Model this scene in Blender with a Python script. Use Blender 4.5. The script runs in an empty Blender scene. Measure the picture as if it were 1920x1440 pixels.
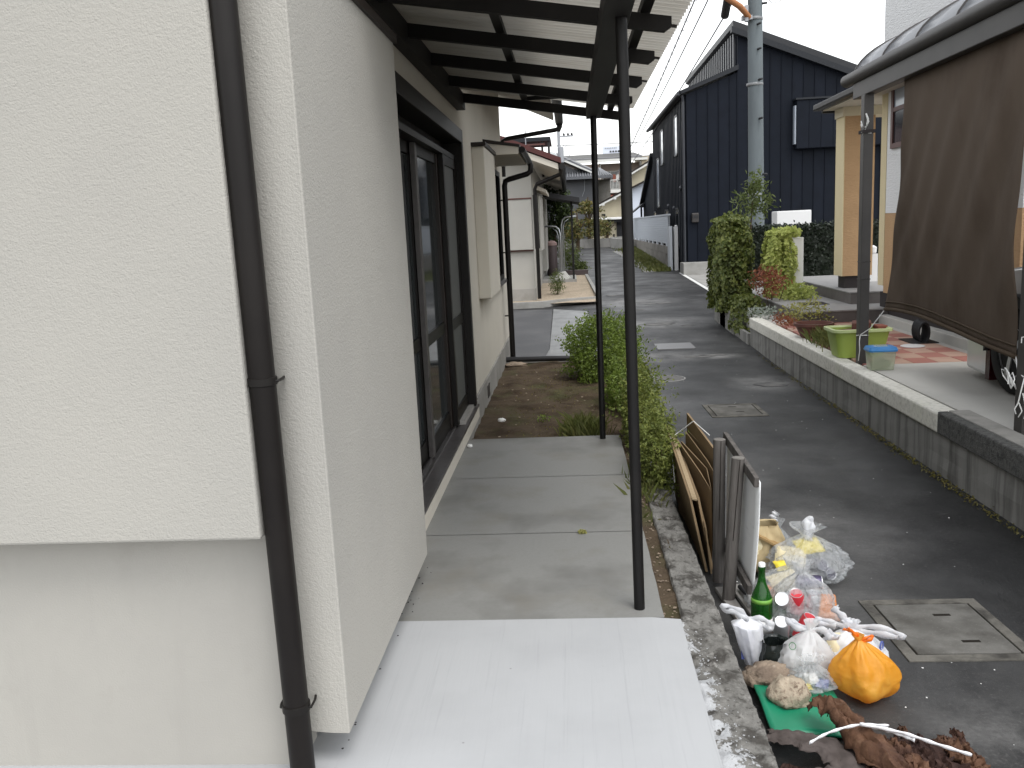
import bpy, math, random
import numpy as np
from mathutils import Vector, Matrix, noise
random.seed(7); RNG = np.random.default_rng(11)
S = bpy.context.scene
COL = S.collection
R = math.radians

# ------------------------------------------------------------------ camera
cam_d = bpy.data.cameras.new('camera'); cam = bpy.data.objects.new('camera', cam_d); COL.objects.link(cam)
cam_d.sensor_width = 36; cam_d.lens = 30.75; cam_d.clip_start = 0.05; cam_d.clip_end = 2000
def cam_matrix(pitch, yaw, roll):
    cy, sy, cp, sp, cr, sr = math.cos(yaw), math.sin(yaw), math.cos(pitch), math.sin(pitch), math.cos(roll), math.sin(roll)
    f = Vector((-sy*cp, cy*cp, -sp)); rt = Vector((cy, sy, 0)); dn = f.cross(rt)
    x = cr*rt + sr*dn; d = -sr*rt + cr*dn
    m = Matrix((x, -d, -f)).transposed().to_4x4()
    m.translation = Vector((0, 0, 1.6))
    return m
cam.matrix_world = cam_matrix(R(10.05), R(4.15), R(2.75))
S.camera = cam

# ------------------------------------------------------------------ light
W = bpy.data.worlds.new('World'); S.world = W; W.use_nodes = True
wn = W.node_tree.nodes; wl = W.node_tree.links; wn.clear()
SUN_EL, SUN_AZ = R(60), R(148)          # azimuth measured from +Y clockwise
sky = wn.new('ShaderNodeTexSky'); sky.sky_type = 'NISHITA'; sky.sun_disc = False
sky.sun_elevation = SUN_EL; sky.sun_rotation = SUN_AZ
sky.air_density = 1.5; sky.dust_density = 1.0; sky.ozone_density = 1.0
hs = wn.new('ShaderNodeHueSaturation'); hs.inputs['Saturation'].default_value = 0.12; hs.inputs['Value'].default_value = 1.0
bg = wn.new('ShaderNodeBackground'); bg.inputs['Strength'].default_value = 0.15
wo = wn.new('ShaderNodeOutputWorld')
wl.new(sky.outputs[0], hs.inputs['Color']); wl.new(hs.outputs[0], bg.inputs[0]); wl.new(bg.outputs[0], wo.inputs[0])
sd = bpy.data.lights.new('sun', 'SUN'); sun = bpy.data.objects.new('sun', sd); COL.objects.link(sun)
sd.energy = 0.65; sd.angle = R(25); sd.color = (1.0, 0.97, 0.93)
sdir = Vector((math.sin(SUN_AZ)*math.cos(SUN_EL), math.cos(SUN_AZ)*math.cos(SUN_EL), math.sin(SUN_EL)))
sun.rotation_euler = sdir.to_track_quat('Z', 'Y').to_euler()
sun.location = (0, 0, 20)
S.view_settings.view_transform = 'Standard'; S.view_settings.look = 'None'
S.view_settings.gamma = 1; S.view_settings.exposure = 1.2; S.view_settings.use_curve_mapping = False
S.render.engine = 'CYCLES'
S.cycles.max_bounces = 8; S.cycles.transparent_max_bounces = 12; S.cycles.use_denoising = True

# ------------------------------------------------------------------ materials
def nd(nt, t, **k):
    n = nt.nodes.new(t)
    for a, v in k.items():
        if a in n.inputs: n.inputs[a].default_value = v
        else: setattr(n, a, v)
    return n
def hexc(c): return (c[0], c[1], c[2], 1)
class Mat:
    def __init__(s, name, col, rough=0.7, spec=0.4, metal=0.0, trans=0.0):
        s.m = bpy.data.materials.new(name); s.m.use_nodes = True
        s.nt = s.m.node_tree; s.b = s.nt.nodes['Principled BSDF']
        s.b.inputs['Base Color'].default_value = hexc(col); s.b.inputs['Roughness'].default_value = rough
        s.b.inputs['Specular IOR Level'].default_value = spec; s.b.inputs['Metallic'].default_value = metal
        s.col = hexc(col); s.src = None; s.tc = None; s.hsock = None
    def coord(s, scale=(1, 1, 1), kind='Object'):
        if not s.tc: s.tc = nd(s.nt, 'ShaderNodeNewGeometry')
        mp = nd(s.nt, 'ShaderNodeMapping'); mp.inputs['Scale'].default_value = scale
        s.nt.links.new(s.tc.outputs['Position'], mp.inputs[0]); return mp.outputs[0]
    def _cur(s):
        if s.src: return s.src
        r = nd(s.nt, 'ShaderNodeRGB'); r.outputs[0].default_value = s.col; return r.outputs[0]
    def _set(s, out):
        s.src = out; s.nt.links.new(out, s.b.inputs['Base Color'])
    def noise(s, scale, col2, lo=0.4, hi=0.65, amt=1.0, detail=6, stretch=(1, 1, 1), rough=0.6, dist=0.0):
        n = nd(s.nt, 'ShaderNodeTexNoise', Scale=scale, Detail=detail, Roughness=rough, Distortion=dist)
        s.nt.links.new(s.coord(stretch), n.inputs['Vector'])
        r = nd(s.nt, 'ShaderNodeMapRange'); r.inputs[1].default_value = lo; r.inputs[2].default_value = hi; r.inputs[4].default_value = amt
        s.nt.links.new(n.outputs['Fac'], r.inputs[0])
        return s.mixfac(r.outputs[0], col2)
    def voro(s, scale, col2, lo=0.0, hi=0.3, amt=1.0, stretch=(1, 1, 1)):
        n = nd(s.nt, 'ShaderNodeTexVoronoi', Scale=scale)
        s.nt.links.new(s.coord(stretch), n.inputs['Vector'])
        r = nd(s.nt, 'ShaderNodeMapRange'); r.inputs[1].default_value = lo; r.inputs[2].default_value = hi; r.inputs[3].default_value = amt; r.inputs[4].default_value = 0
        s.nt.links.new(n.outputs['Distance'], r.inputs[0])
        return s.mixfac(r.outputs[0], col2)
    def mixfac(s, fac, col2):
        mx = nd(s.nt, 'ShaderNodeMix', data_type='RGBA')
        s.nt.links.new(fac, mx.inputs[0]); s.nt.links.new(s._cur(), mx.inputs[6]); mx.inputs[7].default_value = hexc(col2)
        s._set(mx.outputs[2]); return s
    def island(s, col2, amt=1.0):
        g = nd(s.nt, 'ShaderNodeNewGeometry'); r = nd(s.nt, 'ShaderNodeMapRange'); r.inputs[4].default_value = amt
        s.nt.links.new(g.outputs['Random Per Island'], r.inputs[0]); return s.mixfac(r.outputs[0], col2)
    def objrand(s, col2, amt=1.0):
        g = nd(s.nt, 'ShaderNodeObjectInfo'); r = nd(s.nt, 'ShaderNodeMapRange'); r.inputs[4].default_value = amt
        s.nt.links.new(g.outputs['Random'], r.inputs[0]); return s.mixfac(r.outputs[0], col2)
    def bump(s, scale, strength=0.4, dist=0.01, detail=4, stretch=(1, 1, 1), tex='noise', rough=0.6):
        if tex == 'noise':
            n = nd(s.nt, 'ShaderNodeTexNoise', Scale=scale, Detail=detail, Roughness=rough); o = n.outputs['Fac']
        else:
            n = nd(s.nt, 'ShaderNodeTexVoronoi', Scale=scale); o = n.outputs['Distance']
        s.nt.links.new(s.coord(stretch), n.inputs['Vector'])
        b = nd(s.nt, 'ShaderNodeBump', Strength=strength, Distance=dist)
        s.nt.links.new(o, b.inputs['Height'])
        if s.hsock: s.nt.links.new(s.hsock, b.inputs['Normal'])
        s.hsock = b.outputs[0]; s.nt.links.new(b.outputs[0], s.b.inputs['Normal']); return s
    def rnoise(s, scale, lo, hi, stretch=(1, 1, 1)):
        n = nd(s.nt, 'ShaderNodeTexNoise', Scale=scale, Detail=4)
        s.nt.links.new(s.coord(stretch), n.inputs['Vector'])
        r = nd(s.nt, 'ShaderNodeMapRange'); r.inputs[1].default_value = .3; r.inputs[2].default_value = .7; r.inputs[3].default_value = lo; r.inputs[4].default_value = hi
        s.nt.links.new(n.outputs['Fac'], r.inputs[0]); s.nt.links.new(r.outputs[0], s.b.inputs['Roughness']); return s
    def veil(s, transp, translucent=0.0, tcol=None):
        """thin plastic or leaf: part of the light passes straight through, part is scattered through"""
        nt = s.nt; out = nt.nodes['Material Output']; cur = s.b.outputs[0]
        if translucent:
            t = nd(nt, 'ShaderNodeBsdfTranslucent'); mx = nd(nt, 'ShaderNodeMixShader'); mx.inputs[0].default_value = translucent
            if s.src: nt.links.new(s.src, t.inputs[0])
            else: t.inputs[0].default_value = s.col
            nt.links.new(cur, mx.inputs[1]); nt.links.new(t.outputs[0], mx.inputs[2]); cur = mx.outputs[0]
        if transp:
            t = nd(nt, 'ShaderNodeBsdfTransparent'); t.inputs[0].default_value = hexc(tcol or (1, 1, 1))
            mx = nd(nt, 'ShaderNodeMixShader'); mx.inputs[0].default_value = transp
            nt.links.new(cur, mx.inputs[1]); nt.links.new(t.outputs[0], mx.inputs[2]); cur = mx.outputs[0]
        nt.links.new(cur, out.inputs[0]); return s

M = {}
def mat(key, *a, **k):
    M[key] = Mat(key, *a, **k); return M[key]
mat('stucco', (.382, .368, .336), .85, .2).noise(.8, (.345, .334, .308), .4, .7).bump(190, .42, .006, 3).bump(90, .32, .006, 2)
mat('stucco_fine', (.368, .354, .323), .9, .15).noise(1.1, (.33, .318, .293), .4, .7).noise(5, (.30, .285, .255), .58, .75, .5).noise(4, (.315, .303, .278), .55, .75, .5, 5, (2.5, 2.5, .3)).bump(180, .28, .003, 3)
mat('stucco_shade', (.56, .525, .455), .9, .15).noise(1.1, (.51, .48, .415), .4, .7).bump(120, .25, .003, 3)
mat('mortar', (.30, .29, .27), .9, .2).noise(3, (.23, .22, .20), .4, .65).bump(60, .3, .004)
mat('bronze', (.006, .005, .0045), .45, .25).noise(4, (.010, .0085, .0075), .4, .7)
mat('bronze_pipe', (.0075, .0060, .0055), .42, .22).noise(3, (.0115, .0095, .0085), .45, .7)
mat('bronze_brown', (.016, .011, .009), .45, .35)
mat('sill_metal', (.085, .078, .076), .42, .5, .3).noise(12, (.06, .055, .052), .4, .7)
mat('black_steel', (.0045, .004, .004), .5, .3).noise(6, (.008, .007, .0065), .5, .75)
mat('wood_black', (.006, .005, .0045), .6, .25).noise(5, (.012, .0105, .009), .5, .8, stretch=(1, .2, 1))
mat('beam_grey', (.028, .027, .026), .6, .3).noise(5, (.017, .016, .0155), .4, .7, stretch=(1, .3, 1))
mat('glass_dark', (.03, .035, .036), .06, .6)
mat('screen_grey', (.085, .088, .085), .5, .4).bump(900, .1, .001)
mat('interior', (.05, .05, .05), .9, .1)
mat('curtain', (.2, .2, .19), .9, .1)
mat('corrugated', (.47, .45, .405), .35, .4).noise(6, (.40, .37, .32), .45, .75, stretch=(.4, 3, 1)).veil(.08, .55, (.85, .84, .8))
mat('soffit', (.56, .52, .45), .9, .15).noise(2, (.5, .46, .40), .4, .7)
mat('slab_white', (.385, .392, .40), .8, .25).noise(1.5, (.35, .356, .364), .45, .7).noise(60, (.27, .276, .285), .60, .70, .25, 4, (1, .02, 1)).noise(22, (.32, .327, .335), .58, .70, .2, 3, (1, .04, 1)).voro(5, (.12, .11, .10), 0, .03).bump(60, .2, .003, 4, (1, .08, 1))
mat('slab_grey', (.215, .215, .204), .65, .35).noise(1.0, (.10, .097, .088), .50, .70, .9, 5).noise(2.6, (.165, .152, .125), .52, .72, .55).noise(60, (.17, .166, .157), .45, .75, .4).voro(6, (.06, .05, .04), 0, .035).bump(90, .12, .002)
mat('asphalt', (.0105, .0105, .011), .5, .32).noise(.9, (.05, .05, .0505), .43, .60, 1, 8, (1, .7, 1)).noise(1.7, (.014, .014, .0145), .50, .62, .8, 6).noise(60, (.075, .074, .072), .55, .72, .8, 3).noise(2.2, (.07, .068, .065), .60, .76, .7, 7).noise(4, (.03, .03, .03), .5, .7, .6).noise(.5, (.009, .009, .0095), .5, .7, .8).noise(3.5, (.11, .108, .102), .66, .8, .55, 8, (.8, 1.2, 1)).voro(160, (.16, .16, .155), 0, .16, .3).voro(7, (.42, .41, .39), 0, .035).bump(220, .55, .004, 3).rnoise(1.4, .38, .62)
mat('asphalt_lot', (.062, .063, .066), .65, .4).noise(1.5, (.09, .09, .092), .45, .7).voro(160, (.14, .14, .14), 0, .16, .5).bump(200, .4, .004)
mat('kerb_conc', (.17, .165, .153), .9, .25).noise(9, (.06, .056, .05), .48, .6).noise(28, (.27, .26, .245), .56, .7, .8).noise(60, (.05, .045, .04), .56, .66, .8).bump(30, .6, .015, 6).bump(90, .6, .008)
def dust(k, spots, col):
    nt = k.nt; L = nt.links
    g = nd(nt, 'ShaderNodeNewGeometry'); tot = None
    n = nd(nt, 'ShaderNodeTexNoise', Scale=3.5, Detail=8, Roughness=.68); L.new(g.outputs['Position'], n.inputs['Vector'])
    n2 = nd(nt, 'ShaderNodeTexNoise', Scale=40, Detail=4, Roughness=.7); L.new(g.outputs['Position'], n2.inputs['Vector'])
    def ma(op, a, b, clamp=False):
        m = nd(nt, 'ShaderNodeMath', operation=op); m.use_clamp = clamp
        for i, q in enumerate((a, b)):
            if isinstance(q, (int, float)): m.inputs[i].default_value = q
            else: L.new(q, m.inputs[i])
        return m.outputs[0]
    for (x, y, rx, ry, am) in spots:
        mp = nd(nt, 'ShaderNodeMapping', vector_type='POINT'); mp.inputs['Location'].default_value = (-x/rx, -y/ry, 0); mp.inputs['Scale'].default_value = (1/rx, 1/ry, 0)
        L.new(g.outputs['Position'], mp.inputs[0]); vl = nd(nt, 'ShaderNodeVectorMath', operation='LENGTH'); L.new(mp.outputs[0], vl.inputs[0])
        q = ma('MULTIPLY', ma('SUBTRACT', 1.0, vl.outputs['Value'], True), am)
        tot = q if tot is None else ma('MAXIMUM', tot, q)
    f = ma('MULTIPLY', tot, ma('MULTIPLY', ma('SUBTRACT', n.outputs['Fac'], .30), 3.2, True))
    f = ma('MULTIPLY', f, ma('ADD', .55, ma('MULTIPLY', ma('SUBTRACT', n2.outputs['Fac'], .3), 1.4)), True)
    k.mixfac(f, col)
dust(M['asphalt'], ((1.2, 5.0, .75, .9, 1.0), (1.05, 6.4, .5, .8, .8), (1.15, 4.1, .6, .6, .7), (2.15, 9.9, .5, .6, 1.2), (1.3, 12.0, .9, .5, 1.0), (1.6, 15.4, 1.2, .9, 1.5), (1.2, 19.0, 1.3, 1.2, 1.0), (1.9, 11.9, .5, .25, 1.5), (1.5, 2.9, .6, .5, .6)), (.20, .196, .19))
def splatter(k):
    nt = k.nt; L = nt.links
    g = nd(nt, 'ShaderNodeNewGeometry'); sp = nd(nt, 'ShaderNodeSeparateXYZ'); L.new(g.outputs['Position'], sp.inputs[0])
    def ma(op, a, b, clamp=False):
        n = nd(nt, 'ShaderNodeMath', operation=op); n.use_clamp = clamp
        for i, q in enumerate((a, b)):
            if isinstance(q, (int, float)): n.inputs[i].default_value = q
            else: L.new(q, n.inputs[i])
        return n.outputs[0]
    t = ma('MULTIPLY', ma('SUBTRACT', 3.40, sp.outputs[1]), 1/1.4, True)
    edge = ma('ADD', ma('MULTIPLY', t, .10), .395)
    d = ma('SUBTRACT', edge, sp.outputs[0])
    for sc, am in ((7, .20), (30, .24), (110, .14)):
        n = nd(nt, 'ShaderNodeTexNoise', Scale=sc, Detail=5); L.new(g.outputs['Position'], n.inputs['Vector'])
        d = ma('ADD', d, ma('MULTIPLY', ma('SUBTRACT', n.outputs['Fac'], .5), am))
    fac = ma('MULTIPLY', d, 60, True)
    fac = ma('MULTIPLY', fac, ma('MULTIPLY', ma('SUBTRACT', 3.42, sp.outputs[1]), 25, True))
    k.mixfac(fac, (.40, .408, .418))
splatter(M['kerb_conc'])
mat('wall_conc', (.24, .236, .223), .9, .25).noise(5, (.085, .083, .077), .45, .68, .9, 6, (1, 2.2, .16)).noise(14, (.27, .265, .25), .55, .72, .6, 5, (1, 3, .12)).bump(50, .3, .004)
mat('coping_pale', (.66, .645, .585), .9, .2).noise(4, (.55, .54, .47), .5, .72, .9).noise(2.2, (.58, .62, .46), .6, .78, .5).noise(30, (.44, .43, .38), .48, .68, .8).bump(50, .4, .005)
mat('coping_aggr', (.10, .10, .095), .9, .3).voro(70, (.34, .33, .31), 0, .22, .75).noise(30, (.04, .04, .04), .45, .65, .8).bump(60, .9, .012, 5)
mat('coping_top', (.29, .28, .26), .9, .2).noise(8, (.21, .205, .19), .45, .7)
mat('soil', (.092, .069, .047), .95, .1).noise(4, (.045, .031, .02), .45, .65).noise(2.4, (.075, .085, .035), .52, .7, .8).voro(45, (.30, .26, .20), 0, .1, .7).bump(30, .8, .02, 6).bump(140, .5, .006)
mat('gravel', (.40, .33, .25), .95, .15).voro(30, (.20, .16, .12), .2, .5, .8).noise(2, (.28, .24, .18), .45, .7).bump(40, .8, .02)
mat('ground', (.14, .13, .11), .95, .1).noise(.5, (.09, .10, .06), .45, .65)
mat('conc', (.30, .295, .28), .85, .25).noise(2.2, (.21, .205, .19), .45, .7).noise(30, (.25, .245, .23), .45, .7, .5).bump(70, .2, .003)
mat('conc_light', (.45, .44, .41), .85, .25).noise(1.6, (.38, .37, .345), .45, .7).bump(70, .15, .002)
mat('conc_wet', (.21, .215, .215), .5, .45).noise(3, (.13, .13, .13), .45, .7).noise(12, (.3, .3, .3), .55, .7, .6).bump(80, .4, .005)
mat('terracotta', (.36, .155, .125), .8, .25).noise(8, (.28, .12, .10), .45, .7).objrand((.33, .17, .14), .5)
mat('terracotta_pale', (.43, .29, .225), .8, .25).noise(8, (.36, .235, .18), .45, .7).objrand((.47, .31, .25), .6)
mat('step_tile', (.27, .265, .26), .6, .35).noise(6, (.22, .215, .21), .45, .7)
mat('step_riser', (.115, .105, .10), .6, .35).noise(6, (.09, .08, .078), .45, .7)
mat('navy', (.005, .0072, .0125), .6, .12).objrand((.0065, .009, .0155), 1).noise(3, (.0045, .0063, .011), .45, .7)
mat('navy_trim', (.009, .011, .015), .5, .3)
mat('navy_rib', (.030, .033, .040), .45, .4)
mat('navy_roof', (.011, .012, .015), .5, .4)
mat('louvre_gap', (.008, .009, .012), .8, .2)
mat('window_pale', (.32, .36, .42), .15, .6)
mat('window_dark', (.02, .022, .026), .1, .6)
mat('white_paint', (.78, .78, .77), .55, .4).noise(2, (.70, .70, .68), .45, .7)
mat('white_wall', (.74, .74, .74), .85, .2).bump(26, .9, .02, 3, (.6, .6, 3.2))
mat('blue_white_wall', (.60, .64, .72), .85, .2)
mat('orange_wall', (.47, .305, .17), .85, .2).noise(3, (.42, .27, .15), .4, .7).bump(26, .7, .015, 3, (.8, .8, 3.2))
mat('cream_trim_lit_side', (.62, .53, .34), .85, .2).bump(26, .5, .01, 3, (.8, .8, 3.2))  # cream of the corner trim; also stands in for skylight on the pillar side
mat('base_dark', (.035, .03, .03), .8, .2)
mat('alu_grey', (.062, .058, .055), .5, .35, .2).noise(3, (.05, .047, .045), .4, .7)
mat('alu_dark', (.035, .031, .03), .4, .5, .3)
mat('poly_panel', (.50, .51, .53), .15, .5).veil(.22, .45, (.8, .82, .85))
mat('cloth_brown', (.145, .112, .087), .85, .15).noise(2.2, (.092, .068, .050), .45, .7, 1, 4, (1, .7, .35)).noise(160, (.16, .125, .10), .5, .7, .5).bump(600, .25, .002).veil(.04, .22)
mat('hem_brown', (.075, .055, .038), .85, .15)
mat('string_white', (.76, .76, .74), .8, .2)
mat('car_white', (.72, .73, .74), .12, .6)
mat('car_black', (.012, .012, .013), .5, .4)
mat('rubber', (.015, .015, .015), .85, .25)
mat('rim_metal', (.45, .45, .46), .3, .5, .8)
mat('red_lens', (.035, .006, .008), .25, .5)
mat('tub_green', (.36, .47, .10), .4, .45).noise(5, (.33, .43, .09), .4, .7).veil(0, .15)
mat('tub_rim', (.50, .58, .28), .4, .45)
mat('pot_red', (.13, .055, .042), .7, .3).noise(6, (.10, .042, .035), .4, .7)
mat('blue_lid', (.035, .20, .48), .35, .5)
mat('clear_box', (.55, .60, .45), .15, .5).veil(.45, .2)
mat('litter_green', (.16, .17, .06), .9, .1).noise(30, (.07, .06, .03), .4, .6)
mat('pole_conc', (.125, .145, .155), .8, .3).noise(2.2, (.095, .11, .118), .4, .7, 1, 5, (1, 1, .3)).bump(60, .2, .003)
mat('pole_band', (.20, .205, .21), .5, .5, .6)
mat('guard_orange', (.36, .15, .06), .6, .35)
mat('wire', (.05, .05, .055), .6, .3)
mat('wire_pale', (.22, .22, .235), .6, .3)
mat('dark_fit', (.02, .02, .022), .6, .3)
mat('bark', (.10, .075, .05), .95, .1).noise(20, (.06, .045, .03), .4, .6, stretch=(1, 1, .2))
def leafmat(key, a, b, c, tr=.3):
    mat(key, a, .5, .4).island(b, 1.0); M[key].noise(2.5, c, .48, .68, .8); M[key].veil(0, tr)
leafmat('leaf_shrub', (0.117, 0.179, 0.022), (0.206, 0.275, 0.051), (0.076, 0.117, 0.016))
leafmat('leaf_shrub_near', (0.126, 0.163, 0.035), (0.251, 0.276, 0.068), (0.076, 0.101, 0.023))
leafmat('leaf_ivy', (0.069, 0.100, 0.021), (0.179, 0.199, 0.047), (0.048, 0.064, 0.015))
leafmat('leaf_ivy_pale', (0.360, 0.422, 0.099), (0.570, 0.598, 0.198), (0.248, 0.299, 0.072))
leafmat('leaf_hedge', (0.007, 0.013, 0.006), (0.016, 0.025, 0.011), (0.005, 0.010, 0.005), .15)
leafmat('leaf_tree', (0.074, 0.103, 0.025), (0.137, 0.167, 0.049), (0.042, 0.059, 0.015))
leafmat('leaf_dark_tree', (.025, .04, .012), (.06, .09, .022), (.015, .025, .01), .2)
leafmat('leaf_pine', (.075, .10, .03), (.18, .13, .03), (.04, .06, .02), .2)
leafmat('leaf_red', (.20, .055, .030), (.30, .11, .05), (.12, .05, .02))
leafmat('leaf_yellow', (.30, .30, .08), (.38, .36, .14), (.20, .22, .05))
leafmat('leaf_silver', (.30, .34, .30), (.45, .48, .44), (.2, .24, .18))
leafmat('grass', (0.095, 0.120, 0.031), (0.190, 0.187, 0.062), (0.067, 0.088, 0.021))
leafmat('moss', (0.117, 0.111, 0.026), (0.208, 0.169, 0.052), (0.078, 0.078, 0.026))
mat('card', (.25, .18, .105), .85, .2).noise(3, (.20, .14, .08), .4, .7).noise(120, (.29, .21, .13), .5, .7, .3)
mat('card_pale', (.36, .28, .18), .85, .2).noise(60, (.30, .22, .13), .4, .7)
mat('old_wood', (.115, .105, .098), .85, .2).noise(7, (.065, .06, .056), .42, .66, 1, 6, (4, 4, .3)).noise(26, (.16, .15, .14), .5, .7, .6, 5, (3, 3, .2)).bump(40, .5, .006, 5, (3, 3, .15))
mat('old_wood_top', (.20, .19, .175), .9, .2).noise(30, (.12, .11, .10), .4, .7)
mat('board_white', (.72, .73, .73), .45, .4).noise(2, (.62, .63, .63), .4, .7).noise(9, (.5, .51, .51), .6, .75, .5, 6, (1, 1, 3))
mat('plank', (.27, .26, .245), .85, .2).noise(8, (.20, .19, .18), .4, .7, 1, 5, (3, .3, 3))
mat('bottle_green', (.012, .075, .010), .06, .6).veil(.35, 0, (.10, .55, .08))
mat('label_white', (.75, .75, .73), .6, .3)
mat('label_green', (.16, .36, .06), .5, .3)
mat('bag_white', (.86, .87, .89), .34, .5).noise(14, (.80, .81, .85), .45, .7).bump(22, .35, .02, 4).veil(.10, .35)
mat('bag_milky', (.82, .825, .83), .32, .5).noise(9, (.74, .745, .755), .42, .7).bump(22, .35, .02, 4).veil(.26, .35)
mat('bag_clear', (.80, .82, .83), .12, .8).noise(30, (.6, .63, .65), .4, .6).bump(16, .8, .04, 3).bump(60, 1.0, .02, 3).veil(.60, .25)
mat('bag_orange', (.80, .37, .035), .38, .45).noise(7, (.85, .49, .085), .42, .66).noise(5, (.75, .21, .01), .58, .75, .8).bump(16, .35, .02, 4).veil(.04, .4)
mat('orange_tie', (.80, .17, .015), .4, .4)
mat('dark_plastic', (.012, .016, .015), .25, .5)
mat('can_silver', (.62, .63, .64), .3, .5, .7)
mat('can_red', (.55, .035, .05), .35, .5, .2)
mat('can_purple', (.06, .05, .10), .3, .5, .4)
mat('can_lid', (.72, .73, .74), .3, .5, .85)
mat('print_brown', (.22, .10, .04), .5, .4)
mat('print_cream', (.66, .58, .38), .5, .4)
mat('print_yellow', (.72, .58, .05), .5, .4)
mat('print_green', (.05, .17, .07), .5, .4)
mat('print_blue', (.10, .13, .36), .5, .4)
mat('print_orange', (.62, .22, .05), .5, .4)
mat('pet_clear', (.6, .7, .7), .08, .6).veil(.6, .1)
mat('paper_bag', (.50, .40, .235), .8, .25).noise(4, (.43, .335, .19), .4, .7)
mat('paper_bag_dark', (.33, .22, .10), .8, .25)
mat('stone_tan', (.31, .245, .185), .9, .2).noise(9, (.17, .13, .10), .45, .66).voro(26, (.44, .38, .31), 0, .25, .6).bump(24, 1.0, .02, 6)
mat('stone_pale', (.40, .335, .255), .9, .2).noise(50, (.16, .11, .08), .52, .64, .9).voro(60, (.50, .44, .36), 0, .25, .5).bump(50, 1.0, .012, 6)
mat('green_sheet', (.012, .235, .125), .4, .45).noise(4, (.010, .20, .105), .4, .7)
mat('sheath_grey', (.10, .083, .077), .8, .2).noise(8, (.065, .053, .048), .4, .7)
mat('sheath_brown', (.105, .052, .029), .75, .3).noise(7, (.045, .02, .013), .44, .62).noise(22, (.17, .10, .06), .55, .7, .6, 5, (1, 3, 1)).bump(30, .7, .015, 5)
mat('sheath_dark', (.030, .014, .011), .75, .3).noise(9, (.055, .027, .018), .45, .7).bump(30, .7, .015, 5)
mat('strap_white', (.80, .80, .82), .4, .4)
mat('pvc_black', (.02, .02, .022), .35, .45)
mat('cover_conc', (.155, .15, .138), .9, .25).noise(4, (.07, .066, .058), .42, .66).noise(7, (.10, .096, .087), .45, .7).voro(60, (.27, .26, .24), 0, .2, .5).bump(60, .5, .006)
mat('cover_rim', (.145, .137, .12), .9, .25).noise(5, (.05, .047, .042), .46, .62).noise(14, (.09, .085, .075), .45, .7).bump(50, .6, .008)
mat('slot_dark', (.02, .017, .014), .9, .1)
mat('iron', (.13, .125, .12), .6, .4, .4).noise(20, (.09, .085, .08), .4, .7)
mat('iron_rim', (.28, .275, .265), .6, .4, .3)
mat('steel_patch', (.19, .19, .192), .5, .45, .3)
mat('road_patch', (.15, .147, .14), .8, .3).noise(6, (.05, .05, .05), .42, .62).bump(60, .4, .004)
mat('road_white', (.62, .62, .60), .85, .2).noise(14, (.30, .30, .30), .52, .66)
mat('roof_red', (.075, .022, .02), .6, .3).noise(5, (.06, .02, .018), .4, .7)
mat('tile_grey', (.16, .165, .175), .45, .45).objrand((.22, .225, .235), .8)
mat('tile_dark', (.09, .095, .105), .45, .45)
mat('grey_wall', (.115, .118, .125), .85, .2).noise(.6, (.095, .098, .105), .4, .7)
mat('cream_wall', (.60, .54, .40), .9, .15).noise(.8, (.54, .48, .36), .4, .7)
mat('apt_wall', (.30, .24, .21), .9, .15).noise(1, (.26, .21, .185), .4, .7)
mat('apt_beige', (.42, .36, .28), .9, .15)
mat('apt_roof', (.11, .108, .103), .7, .3).noise(1.5, (.085, .085, .083), .4, .7, stretch=(3, 3, .3))
mat('apt_white', (.55, .55, .53), .7, .3)
mat('block_conc', (.24, .225, .205), .9, .2).objrand((.285, .27, .245), 1).noise(3, (.18, .17, .155), .45, .7)
mat('old_conc', (.19, .185, .175), .9, .2).noise(2.2, (.10, .098, .09), .42, .66, 1, 6, (1, 1, .4))
mat('fence_white', (.56, .59, .63), .5, .4)
mat('steel_tube', (.45, .46, .47), .3, .5, .8)
mat('barrel', (.06, .045, .045), .6, .3)
mat('pink_lid', (.22, .15, .14), .6, .3)
mat('ac_white', (.66, .66, .66), .5, .4)
mat('dish', (.7, .72, .72), .4, .4)
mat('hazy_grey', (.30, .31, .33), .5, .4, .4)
mat('clay_red', (.24, .085, .06), .8, .2)
mat('gutter_red', (.085, .03, .025), .45, .4)
def mm(k): return M[k].m

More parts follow.
